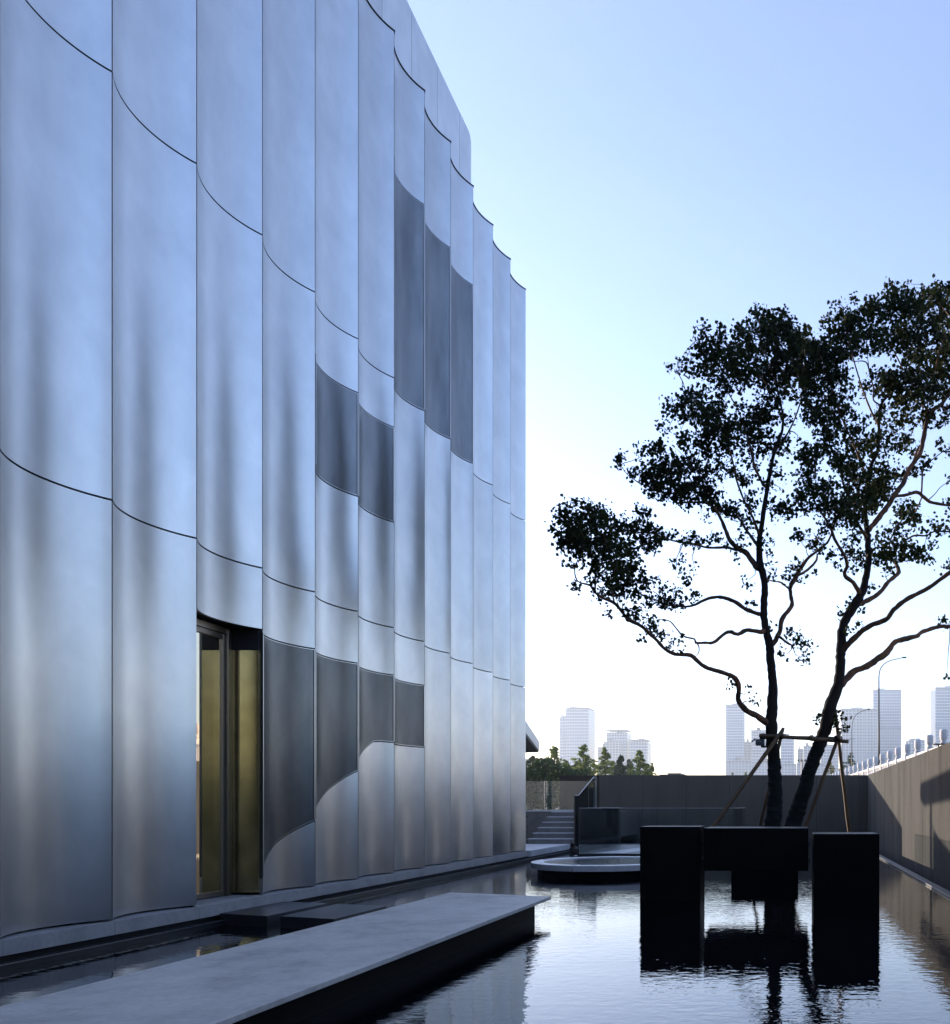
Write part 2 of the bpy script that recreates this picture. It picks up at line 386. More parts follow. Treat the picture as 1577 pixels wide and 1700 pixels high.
def rim(k, z0, z1):
    """thin bright edge strips round a perforated panel, a few millimetres proud of it"""
    f0 = z0 if callable(z0) else (lambda d: z0); f1 = z1 if callable(z1) else (lambda d: z1)
    ya = Y0+k*PIT; e=.007/PIT; ns=26; wd=.008
    R_=[]
    for i in range(ns+1):
        t=e+(1-2*e)*i/ns; R_.append((XF-flute(t)+.004, ya+t*PIT))
    for fz,sg in ((f0,1),(f1,-1)):
        mb=MB(); 
        for i in range(ns):
            (x0,d0_),(x1,d1_)=R_[i],R_[i+1]; za,zb=fz(d0_)+sg*GAP,fz(d1_)+sg*GAP
            mb.add([(x0,d0_,za),(x1,d1_,zb),(x1,d1_,zb+sg*wd),(x0,d0_,za+sg*wd)],[(0,1,2,3)])
        mb.build('panel_rim',M['alu'],bld)
    for (x,d_) in (R_[0],R_[-1]):
        s_=1 if d_==R_[0][1] else -1
        MB().box(x-.012,x+.001,min(d_,d_+s_*.014),max(d_,d_+s_*.009),f0(d_)+.02,f1(d_)-.02).build('panel_rim',M['alu'],bld)
ROWA, ROWB = 4.0, 7.84
def zc(d):          # top edge of the low swooping panels
    pts = [(9.727,.42),(10.25,.80),(10.807,1.07),(11.3,1.40),(11.888,1.76),(12.35,2.06),(12.62,2.22),(12.75,2.235),(14.1,2.24)]
    for (a,za),(b,zb) in zip(pts,pts[1:]):
        if d <= b: return za+(zb-za)*max(0,(d-a))/(b-a)
    return pts[-1][1]
KMIN, KMAX = -14, 12
for k in range(KMIN, KMAX):
    A, Pf = M['alu'], M['perf']
    if k == 2: segs = [(3.29,ROWA,A),(ROWA,ROWB,A),(ROWB,ZT,A)]
    elif k == 3: segs = [(ZB+.01,zc,A),(zc,3.27,Pf),(3.27,ROWA,A),(ROWA,ROWB,A),(ROWB,ZT,A)]
    elif k == 4: segs = [(ZB+.01,zc,A),(zc,3.27,Pf),(3.27,ROWA,A),(ROWA,5.62,A),(5.62,7.08,Pf),(7.08,ROWB,A),(ROWB,ZT,A)]
    elif k == 5: segs = [(ZB+.01,zc,A),(zc,3.27,Pf),(3.27,ROWA,A),(ROWA,5.62,A),(5.62,7.08,Pf),(7.08,ROWB,A),(ROWB,ZT,A)]
    elif k == 6: segs = [(ZB+.01,2.235,A),(2.235,3.27,Pf),(3.27,ROWA,A),(ROWA,ROWB,A),(ROWB,11.27,Pf),(11.27,ZT,A)]
    elif k in (7,8): segs = [(ZB+.01,ROWA,A),(ROWA,ROWB,A),(ROWB,11.27,Pf),(11.27,ZT,A)]
    else: segs = [(ZB+.01,ROWA,A),(ROWA,ROWB,A),(ROWB,ZT,A)]
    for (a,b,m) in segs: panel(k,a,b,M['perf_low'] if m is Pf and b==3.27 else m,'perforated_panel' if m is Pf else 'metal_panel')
    for (a,b,m) in segs:
        if m is Pf: rim(k,a,b)
    # plinth stone, straight front
    ya = Y0+k*PIT
    MB().box(XF-.34,XF+.022,ya+.002,ya+PIT-.002,.10,ZB).build('plinth_stone', M['plinth'], bld)
    # coping on the ridge line
    pts=[]; q=12
    fr=[(XF-flute(i/q)+.012, ya+PIT*i/q) for i in range(q+1)]
    MB().prism(fr+[(XF-.45,ya+PIT),(XF-.45,ya)][::1], ZT, ZT+.016).build('coping', M['coping'], bld)
YE = Y0+KMAX*PIT
# core behind the panels, with a hole for the door recess (bay 2)
d0, d1 = Y0+2*PIT, Y0+3*PIT
core = MB()
XC = XF-.26
for (ya,yb,za,zb) in ((Y0+KMIN*PIT, d0, 0, ZT),(d0,d1,3.30,ZT),(d1,YE-.01,0,ZT)):
    core.box(XC-.3,XC,ya,yb,za,zb)
core.build('building_core', M['black'], bld)
MB().box(XF-.30,XF-.02,Y0+KMIN*PIT,YE,-.5,.10).build('plinth_recess', M['black'], bld)
# body of the building (side and roof), end wall with rounded corner
MB().box(-26,XC-.31,Y0+KMIN*PIT,d0-.3,-.5,ZT-.02).build('body_wall', M['pale_metal'], bld)
MB().box(-26,XC-1.6,d0-.3,d1+.3,-.5,ZT-.02).build('body_wall', M['pale_metal'], bld)
MB().box(-26,XC-.31,d1+.3,YE-.02,-.5,ZT-.02).build('body_wall', M['pale_metal'], bld)
for j in range(10):
    MB().box(XF-.05-(j+1)*1.08+.006,XF-.05-j*1.08-.006,YE-.015,YE+.01,ZB,ZT-.0).build('metal_panel', M['alu'], bld)
# set-back upper wall with rounded end
XU, ZU, rr = -6.6, 15.17, 1.2
seam0 = 1400*6.6/(1310-763)
pts = []
ycs = [seam0-i*1.073 for i in range(12)]
for i in range(11):
    MB().box(XU-.05,XU,ycs[i+1]+.005,ycs[i]-.005,ZT-.3,ZU).build('upper_panel', M['alu_roof'], bld)
ycor = 17.29
arc = [(XU-rr+rr*math.cos(a), ycor+rr*math.sin(a)) for a in [R(x) for x in range(0,91,6)]]
inner = [(XU-rr+(rr-.05)*math.cos(a), ycor+(rr-.05)*math.sin(a)) for a in [R(x) for x in range(90,-1,-6)]]
MB().prism([(XU,seam0+.005)]+arc+inner+[(XU-.05,seam0+.005)], ZT-.3, ZU).build('upper_panel', M['alu_roof'], bld, smooth=False)
MB().box(-24,XU-rr,ycor+rr-.05,ycor+rr,ZT-.3,ZU).build('upper_panel', M['alu_roof'], bld)
MB().box(-24,XU-.052,Y0+KMIN*PIT,seam0,ZT-.02,ZU-.12).build('upper_core', M['black'], bld)
# door recess in bay 2
XD = -6.42
rec = MB()
rec.box(XD-.02,XF-.03,d0+.012,d1-.012,ZB-.02,ZB+.012)           # threshold
rec.build('door_threshold', M['plinth'], bld)
MB().prism([(XF-flute(i/12)-.012,d0+.01+(PIT-.02)*i/12) for i in range(13)]+[(XD-.3,d1-.01),(XD-.3,d0+.01)],3.303,3.36).build('door_soffit', M['soffit'], bld)
MB().box(XD-.02,XF-.045,d0-.004,d0+.03,ZB,3.285).build('door_reveal', M['soffit'], bld)
MB().box(XD-.02,XF-.045,d1-.012,d1+.004,ZB+.04,3.05).build('door_reveal', M['brass'], bld)
MB().box(XD-.02,XF-.045,d1-.010,d1+.006,3.05,3.285).build('door_head_reveal', M['soffit'], bld)
door = MB(); y0d, y1d = d0+.03, 9.60
for (a,b,c,e) in ((y0d,y0d+.06,ZB+.02,3.21),(y1d-.035,y1d,ZB+.02,3.21)): door.box(XD-.05,XD,a,b,c,e)
door.box(XD-.05,XD,y0d+.06,y1d-.035,ZB+.02,ZB+.08); door.box(XD-.05,XD,y0d+.06,y1d-.035,3.15,3.21)
dr = door.build('door', M['doorframe'], bld, bevel=.003)
MB().box(XD-.035,XD-.02,y0d+.055,y1d-.03,ZB+.075,3.155).build('door_glass', M['goldglass'], dr)
MB().box(XD-.06,XD+.03,9.605,9.645,ZB+.01,3.27).build('door_post', M['doorframe'], bld, bevel=.003)
MB().box(XD-.06,XD+.01,9.65,d1-.014,ZB+.01,3.27).build('door_post', M['doorframe'], bld, bevel=.003)
MB().box(XD-.06,XD+.015,y0d,9.604,3.215,3.283).build('door_head', M['doorframe'], bld)
# dark room behind the glass
rm = MB()
rm.box(-8.0,-7.95,d0-.3,d1+.3,ZB,3.3); rm.box(-7.95,XD-.07,d0-.3,d0-.25,ZB,3.3); rm.box(-7.95,XD-.07,d1+.25,d1+.3,ZB,3.3)
rm.box(-7.95,XD-.07,d0-.25,d1+.25,ZB-.03,ZB+.0); rm.box(-7.95,XD-.07,d0-.25,d1+.25,3.3,3.34)
rm.build('room_lining', M['room'], bld)

# canopy beyond the building
cp = MB(); poly=[(-6.98,22.3),(-8.8,29.7),(-9.9,30.1),(-8.4,22.3)]
cn = empty('entrance_canopy', (-10,25,3.16), 'pale metal roof canopy poking out past the far end of the fluted facade', 'canopy')
MB().prism(poly,3.22,3.54).build('canopy_fascia', M['pale_metal'], cn)
MB().prism([(x+(.02 if x>-9 else 0)*-1,y) for x,y in poly],3.16,3.218).build('canopy_soffit', M['soffit'], cn)
for q in ((-7.95,22.9),(-9.25,28.6)): MB().lathe([(.09,ZB-3.16+.0),(.09,0)],(q[0],q[1],3.16),14).build('canopy_column', M['pale_metal'], cn)

# unseen wing added behind the viewer, shaped to darken reflections and walls facing it
nb=empty('added_wing',(4,-9.2,-.9),'unseen grey stone wing added behind the viewer to darken reflections','building')
MB().box(-12,2,-20,-9.2,-.9,11.5).build('added_wing_wall',M['wing'],nb)
MB().box(12,46,-20,-9.2,-.9,27).build('added_wing_wall',M['wing'],nb)  # added tall to darken the right edges of the metal flutes
MB().box(2.01,11.99,-9.6,-9.25,-.9,2.6).build('added_low_wall',M['wing'],nb)  # added low so open sky still reflects in the door
for x_ in (-8,-4.4,-.8,14,17.6,21.2,24.8,28.4,32,35.6,39.2,42.8):
    for z_ in (1.2,5.2,8.4) + ((11.6,14.8,18,21.2,24.4) if x_>12 else ()):
        MB().box(x_,x_+1.8,-9.21,-9.16,z_,z_+2.1).build('window',M['bowlglass'],nb)

# ------------------------------------------------------------------ stairs, upper terrace, balustrades
st = empty('stone_stairs', (-6.5,23.3,ZB), 'flight of six grey stone steps rising beyond the terrace', 'stairs')
rise = .148
for k in range(6):
    MB().box(-7.21+.045*k,-5.97,23.3+.3*k,25.2,ZB+rise*k+.001,ZB+rise*(k+1)-.03).build('riser', M['step'], st)
    MB().box(-7.225+.045*k,-5.965,23.28+.3*k,25.2 if k==5 else 23.32+.3*(k+1),ZB+rise*(k+1)-.03,ZB+rise*(k+1)).build('tread', M['paving'], st, bevel=.004)
tw = empty('terrace_wall', (-10,25,0), 'low grey wall with pale coping beyond the stairs', 'wall')
MB().box(-16,-5.9,25.2,25.45,-.5,1.10).build('wall_face', M['step'], tw)
MB().box(-16,-5.9,25.17,25.6,1.10,1.15).build('coping', M['rimstone'], tw)
MB().box(-16,-5.9,25.62,32.99,.2,1.08).build('upper_terrace', M['backwall'], kind='structure')
gb = empty('glass_balustrade', (-10,25.4,1.15), 'clear glass balustrade on the pale coping in front of the trees', 'balustrade')
for i in range(5):
    xa = -7.37 - 1.55*(i-1) ; MB().box(xa-1.535,xa,25.38,25.395,1.15,2.02).build('glass_pane', M['glass'], gb)
    MB().box(xa-.002,xa+.012,25.375,25.40,1.15,2.02).build('pane_clip', M['edge'], gb)
sg = empty('stair_glass', (-5.93,23.3,ZB), 'sloping glass guard beside the stone stairs', 'balustrade')
sgp = [(23.3,ZB-.1,1.56),(25.55,.9,2.14),(26.0,.9,2.14)]
def side_pane(x, pts, zb, zt, name, par, m=None):
    vs=[];n=len(pts)
    for xx in (x,x+.014):
        for (yy,b,t) in pts: vs.append((xx,yy,b))
        for (yy,b,t) in pts[::-1]: vs.append((xx,yy,t))
    q=2*n
    fs=[tuple(range(q-1,-1,-1)),tuple(range(q,2*q))]+[(i,(i+1)%q,q+(i+1)%q,q+i) for i in range(q)]
    return MB().add(vs,fs).build(name,m or M['glass'],par)
side_pane(-5.94,[(23.3,.10,1.56),(23.75,.10,1.56),(25.6,.9,2.14),(25.9,.9,2.14)],0,0,'glass_pane',sg)
MB().box(-5.945,-5.92,23.28,23.305,.1,1.57).build('edge_post', M['pole_dark'], sg)
MB().box(-5.945,-5.92,25.9,25.925,.9,2.15).build('edge_post', M['edge'], sg)
MB().tube([(-5.933,23.3,1.565),(-5.933,23.75,1.565),(-5.933,25.6,2.146),(-5.933,25.9,2.146)],.011,6).build('top_rail', M['edge'], sg)
hr = empty('stair_handrail', (-7.35,23.3,ZB), 'thin dark handrail left of the stone steps', 'handrail')
MB().tube([(-8.6,23.5,.98),(-7.25,23.4,.98),(-7.25,23.4,ZB)],.014,6).build('rail', M['pole_dark'], hr)
MB().tube([(-7.9,23.45,.98),(-7.9,23.45,ZB)],.012,6).build('rail_post', M['pole_dark'], hr)
MB().tube([(-8.6,23.5,.7),(-7.25,23.4,.7)],.008,6).build('rail', M['pole_dark'], hr)
cg = empty('court_glass', (-3,19.45,.11), 'low glass box of panes round the sunken court behind the round basin', 'balustrade')
for (a,b) in ((-4.83,-3.06),(-3.045,-1.28)):
    MB().box(a,b,19.42,19.436,.11,1.21).build('glass_pane', M['glass'], cg)
MB().box(-4.845,-4.831,19.436,24.2,.11,1.21).build('glass_pane', M['glass'], cg)
MB().box(-1.28,-1.266,19.436,24.2,.11,1.21).build('glass_pane', M['glass'], cg)
for (a,b) in ((-4.85,19.41),(-1.275,19.41),(-4.85,24.21),(-1.275,24.21)): MB().box(a-.006,a+.014,b,b+.02,.11,1.215).build('corner_post', M['pole_dark'], cg)
for q in (((-4.84,19.43,1.215),(-1.27,19.43,1.215)),((-4.84,19.43,1.215),(-4.84,24.2,1.215)),((-1.27,19.43,1.215),(-1.27,24.2,1.215))):
    MB().tube(q,.006,5).build('top_rail', M['edge'], cg)

# ------------------------------------------------------------------ round basin in the water
bx, by, br_ = -3.42, 16.0, 1.42
rb = empty('round_basin', (bx,by,0), 'low round basin with pale stone rim and glass centre rising from the pool', 'basin')
def ring(r0,r1,z0,z1,a0,a1,n):
    v=[];f=[]
    for i in range(n+1):
        a=a0+(a1-a0)*i/n; c,s=math.cos(a),math.sin(a)
        v+= [(bx+r1*c,by+r1*s,z0),(bx+r1*c,by+r1*s,z1),(bx+r0*c,by+r0*s,z1),(bx+r0*c,by+r0*s,z0)]
    for i in range(n):
        for j in range(4): f.append((4*i+j,4*i+4+j,4*i+4+(j+1)%4,4*i+(j+1)%4))
    f.append((3,2,1,0)); f.append((4*n,4*n+1,4*n+2,4*n+3))
    return MB().add(v,[tuple(reversed(q)) for q in f])
aj = math.atan2(14.63-by,-3.74-bx)
for i in range(4):
    a0=aj+i*math.pi/2+.006; ring(1.2,br_,.12,.225,a0,a0+math.pi/2-.012,24).build('rim_stone', M['rimstone'], rb, bevel=.006)
MB().lathe([(1.30,-.4),(1.30,.119)],(bx,by,0),48).build('basin_base', M['blackbox'], rb)
MB().lathe([(1.195,.17),(1.195,.212)],(bx,by,0),48).build('basin_glass', M['bowlglass'], rb)

# ------------------------------------------------------------------ walkway and stepping stones
wk = empty('stone_walkway', (-3.3,4,0), 'long pale stone walkway slab floating over the pool in the foreground', 'walkway')
wx0,wx1 = -4.07,-2.73; wz=.22
MB().prism([(wx0,-3),(wx1,-3),(wx1,9.66),(wx0,10.13)],wz-.035,wz).build('deck_slab', M['deck'], wk, bevel=.003)
MB().prism([(wx0+.12,-3),(wx1-.12,-3),(wx1-.12,9.45),(wx0+.12,9.9)],-.42,wz-.0352).build('walkway_base', M['blackbox'], wk)
s1 = MB().prism([(-6.03,8.93),(-5.40,8.72),(-5.40,9.86),(-6.03,10.05)],-.02,.12).build('stepping_slab', M['darkstone'], bevel=.004)
tag(s1,'dark stone slab in the water right below the door, nearer the facade','stepping stone','dark stone slabs between the door and the walkway')
s2 = MB().prism([(-5.25,8.70),(-4.58,8.48),(-4.58,9.60),(-5.25,9.80)],-.02,.12).build('stepping_slab', M['darkstone'], bevel=.004)
tag(s2,'dark stone slab in the water partly hidden by the pale walkway','stepping stone','dark stone slabs between the door and the walkway')
for s,q in ((s1,((-5.9,-5.53),(9.0,9.7))),(s2,((-5.12,-4.71),(8.75,9.5)))):
    MB().box(*q[0],*q[1],-.42,-.021).build('slab_foot', M['kerb'], s)

# ------------------------------------------------------------------ black granite blocks
def block(x0,x1,y0,y1,z0,z1,label):
    o = MB().box(x0,x1,y0,y1,z0,z1).build('granite_block', M['blackbox'], bevel=.006)
    return tag(o,label,'stone block','black granite blocks in front of the trees')
b1 = block(-1.968,-1.175,11.12,11.72,-.42,.985,'square black granite block standing in the pool nearest the round basin')
b3 = block(.283,1.056,9.86,10.55,-.42,.93,'square black granite block standing in the pool nearest the right wall')
b2 = block(-1.11,.25,10.94,11.80,.415,.97,'wide black granite block hung above the water between two upright blocks')
for (x0,x1,ys) in ((-1.175,-1.11,11.3),(.25,.283,10.30)):
    for z in (.50,.72):
        MB().box(x0+.001,x1-.001,11.25,11.31,z,z+.07).build('steel_bracket', M['pole_dark'], b2)
pit = MB().box(-.925,.145,13.45,14.7,-.42,.33).build('tree_planter', M['blackbox'], bevel=.006)
tag(pit,'low black stone planter in the pool that holds the two trees','planter')
MB().box(-.87,.09,13.5,14.65,.331,.345).build('planter_soil', M['soil'], pit)

# ------------------------------------------------------------------ two plane trees
# branches: photo pixels (x, y, width) at the tree's own distance, with a drift in depth along each limb
T1 = {
 'trunk': (0,[(1284,1452,31),(1283,1400,28),(1282,1374,26),(1286,1330,23),(1286.5,1305,21),(1284.5,1264,20.5),(1281,1230,20),(1280,1208,20),(1281,1180,18.5),(1283,1153,17),(1282,1129,14.5),(1279,1094,14),(1278,1072,14),(1274,1055,12.5),(1268.5,1030,12),(1268,1012,12),(1269.7,976,11),(1267,953,12),(1262,938,12),(1260,918,10.5),(1261,894,8.5),(1265,870,8),(1268,847,8),(1272,823,7),(1275,800,7),(1282,766,6),(1286,745,5.5),(1293,730,5),(1298.6,714,4.5),(1300,690,4),(1296,672,3.5),(1290,640,3),(1286,600,2.5),(1282,560,1.5)]),
 'b': [
 (.5,[(1272,808,5),(1267,804,5),(1254,778,4.5),(1248,754,4),(1243,731,3.5),(1237,714,3),(1225,680,2.5),(1208,650,2),(1195,615,1.2)]),
 (.7,[(1280,1072,9),(1287.6,1063,9),(1294.6,1047,8),(1298,1028,7.5),(1307,1016,7),(1315,1004,7),(1312.5,988,6.5),(1312,974,7),(1319,962,8),(1331,941,6),(1343,925,5),(1359,913,4),(1373,901,4),(1379,889,3.5),(1386,868,3),(1396,845,2)]),
 (.9,[(1322,956,5),(1338,948,4.5),(1354,932,4),(1357,920,3)]),
 (.3,[(1310,978,3),(1296,967,3),(1284,965,2.5),(1272,962,2.5)]),
 (-.3,[(1292,1056,5),(1298,1060,4.5),(1305,1066,4),(1316,1072,3)]),
 (-.6,[(1272,1046,8),(1263,1049,8),(1239,1046,7),(1225,1053,7),(1208,1049,6),(1185,1066,5.5),(1170,1067,4.5),(1155,1067,4),(1153,1061,3),(1133,1055,2.8),(1113,1032,2.2),(1098,1029,1.5)]),
 (-.5,[(1155,1067,2.5),(1160,1073,2.2),(1160,1083,1.8),(1155,1089,1.2)]),
 (.9,[(1266,1022,8),(1259,1019,7),(1239,1012,6.5),(1222,1000,6.5),(1201,992,6),(1182,992,5),(1163,999,4.5),(1154,1004,4),(1140,1007,3.4),(1120,1006,3),(1102,1003,3),(1093,997,2.5),(1076,992,2.2),(1055,980,1.8),(1040,960,1.2)]),
 (-1.1,[(1279,1206,12),(1269,1198,11),(1256,1188,10.5),(1241,1181,10),(1229,1169,9.5),(1225,1160,9.5),(1226,1148,8.5),(1226,1136,8.5),(1220,1126,8),(1201,1117,7.5),(1170,1107,7),(1147,1088,7),(1135,1087,6.5),(1121,1086,6.5),(1105,1078,6),(1086,1059,6),(1065,1040,6),(1041,1027,6),(1032,1014,5.5),(1018,1000,5.5),(1001,993,5),(987,983,4.5),(980,972,3.5),(959,965,2.5),(954,946,2),(959,929,1.5)]),
 (-1.0,[(988,983,3.4),(988,960,3),(987,941,2.6),(978,918,2),(968,890,1.6),(960,862,1)]),
 (-1.2,[(1020,1001,3),(1015,975,2.6),(1020,950,2.2),(1010,920,1.8),(1002,885,1.2)]),
 (.5,[(1262,944,11),(1254,940,10),(1246,927,9.5),(1237,917,9),(1222,908,8),(1210,894,7),(1199,866,6),(1187,845,5),(1175,836,4),(1161,834,3.5),(1140,834,3.3),(1121,834,3),(1107,820,2.8),(1090,812,2.4),(1076,808,2.4),(1060,801,2),(1041,787,1.5),(1030,772,1)]),
 (.2,[(1228,912,5),(1222,913,4.5),(1206,909,4),(1175,909,3.6),(1155,904,3.2),(1135,901,3),(1107,895,2.6),(1088,887,2.2),(1065,884,1.8),(1041,880,1.4),(1010,872,1)]),
 (.9,[(1259,908,6),(1250,895,5),(1239,880,4.6),(1225,859,4),(1206,853,3.4),(1190,830,2.6),(1172,800,2),(1155,770,1.4)]),
 (-.7,[(1261,890,5),(1250,860,4),(1235,830,3.4),(1222,795,3),(1215,760,2.5),(1200,720,2),(1175,690,1.5),(1140,665,1)]),
 (.8,[(1282,766,4),(1290,745,3.5),(1310,715,3),(1325,680,2.6),(1335,640,2.2),(1335,600,1.8),(1328,560,1.2)]),
 (-.4,[(1299,700,3.5),(1285,660,3),(1262,625,2.5),(1235,600,2),(1205,580,1.6),(1170,560,1)]),
 (.2,[(1290,640,2.6),(1275,600,2.2),(1262,565,1.8),(1260,530,1.2)]),
 ]}
T2 = {
 'trunk': (0,[(1299,1452,30),(1305,1410,28),(1315,1374,26),(1324,1346,24),(1333,1320,23),(1345,1278,21),(1355,1250,21),(1363,1228,21),(1370,1208,21),(1376,1180,21),(1383,1158,20),(1392,1135,18),(1394.6,1106,16.5),(1396.5,1070,15.5),(1399,1040,15),(1407,1023,15),(1420,1002,16),(1431,983,13.5),(1438,957,11.5),(1441,935,11),(1441.5,918,11),(1440,894,10),(1438,866,8),(1436,847,7.5),(1439,823,7),(1442,800,6.5),(1446,773,6),(1456,752,5.6),(1459,730,5.2),(1459,707,5),(1460.5,679,4.5),(1467,665,4),(1490,640,3.2),(1508,600,2.5),(1512,560,2),(1505,520,1.2)]),
 'b': [
 (-.5,[(1460,672,3),(1450,664,2.6),(1450,646,2.4),(1444,620,2.2),(1437,601,2),(1416,600,1.4)]),
 (-.5,[(1444,620,1.6),(1441,600,1.3),(1440,585,1)]),
 (.6,[(1440,882,10),(1445,876,9.5),(1456,863,9),(1472,842,8.5),(1484,823,8.5),(1498,804,8.5),(1504,789,8),(1515,770,8),(1528,752,7.5),(1533,726,7),(1543,686,6.5),(1562,672,6),(1577,648,5.4),(1592,610,4.5),(1600,570,3),(1605,530,1.5)]),
 (.9,[(1515,770,4),(1524,745,4),(1535,730,3.5),(1537,700,3),(1530,670,2.5),(1525,630,2),(1530,590,1.4)]),
 (.2,[(1478,833,6),(1486,824,5.5),(1503,822,5.5),(1521,817,5.5),(1531,823,5.5),(1543,833,5),(1561,837,4.5),(1577,839,4),(1602,842,3),(1630,830,1.6)]),
 (.2,[(1529,822,3),(1530,813,3),(1531,789,2.8),(1533,777,2.5),(1545,765,2),(1565,750,1.2)]),
 (.2,[(1531,824,2.5),(1525,838,2.2),(1519,850,1.8),(1512,862,1)]),
 (.2,[(1540,831,1.8),(1552,820,1.5),(1562,808,1.2),(1578,798,1)]),
 (-.7,[(1440,894,6),(1434,885,6),(1423,868,5.5),(1418,850,5),(1420,833,4.5),(1406,819,4),(1399,800,3.5),(1392,770,3),(1378,742,2.6),(1376,712,2.2),(1356,700,1.4)]),
 (-.9,[(1428,988,9),(1424,979,8),(1416,967,7.5),(1402,955,6.5),(1406,941,6),(1404,927,5.5),(1395,911,5),(1385,894,5),(1378,875,4.5),(1364,852,3.5),(1355,840,2.5),(1348,810,2),(1345,775,1.2)]),
 (-1.0,[(1378,875,3),(1395,850,2.6),(1410,830,2.2),(1430,812,1.5)]),
 (.8,[(1424,1003,9),(1432,1001,8.5),(1458,986,7.5),(1474,967,7),(1486,956,7),(1492,950,7),(1489,939,5.5),(1480,925,4),(1477,900,3),(1490,875,2.4),(1505,850,1.5)]),
 (.8,[(1480,925,3.5),(1495,903,3.2),(1508,894,3.2),(1519,889,3),(1538,889,3),(1552,882,2.8),(1576,882,2.6),(1605,870,1.6)]),
 (-.5,[(1396,1086,11),(1404,1074,10.5),(1423,1055,9),(1444,1039,8.5),(1460,1033,8),(1474,1026,8),(1484,1012,8),(1505,995,7.5),(1536,979,7),(1557,965,7),(1577,950,6.5),(1612,928,5),(1640,895,3.5),(1650,860,1.6)]),
 (.6,[(1394,1138,13),(1404,1128,12),(1416,1115,11),(1439,1106,11),(1458,1093,11),(1472,1083,11),(1486,1066,8.5),(1510,1059,8),(1524,1055,7),(1531,1049,7),(1561,1040,6.5),(1577,1040,6.5),(1622,1034,5),(1660,1008,3),(1680,970,1.5)]),
 (-.4,[(1442,800,4),(1430,770,3.6),(1418,740,3),(1400,700,2.6),(1385,660,2.2),(1372,620,1.8),(1360,585,1.2)]),
 (.5,[(1459,707,4),(1445,680,3.4),(1430,640,2.6),(1415,590,2.2),(1405,550,1.8),(1400,515,1)]),
 (.3,[(1500,615,2.2),(1480,575,2),(1465,540,1.6),(1458,500,1)]),
 (.9,[(1600,560,2.5),(1580,530,2),(1560,505,1.5),(1545,490,1)]),
 (-.6,[(1543,686,4),(1530,660,3),(1550,620,2.5),(1560,580,2),(1575,540,1.4)]),
 ]}
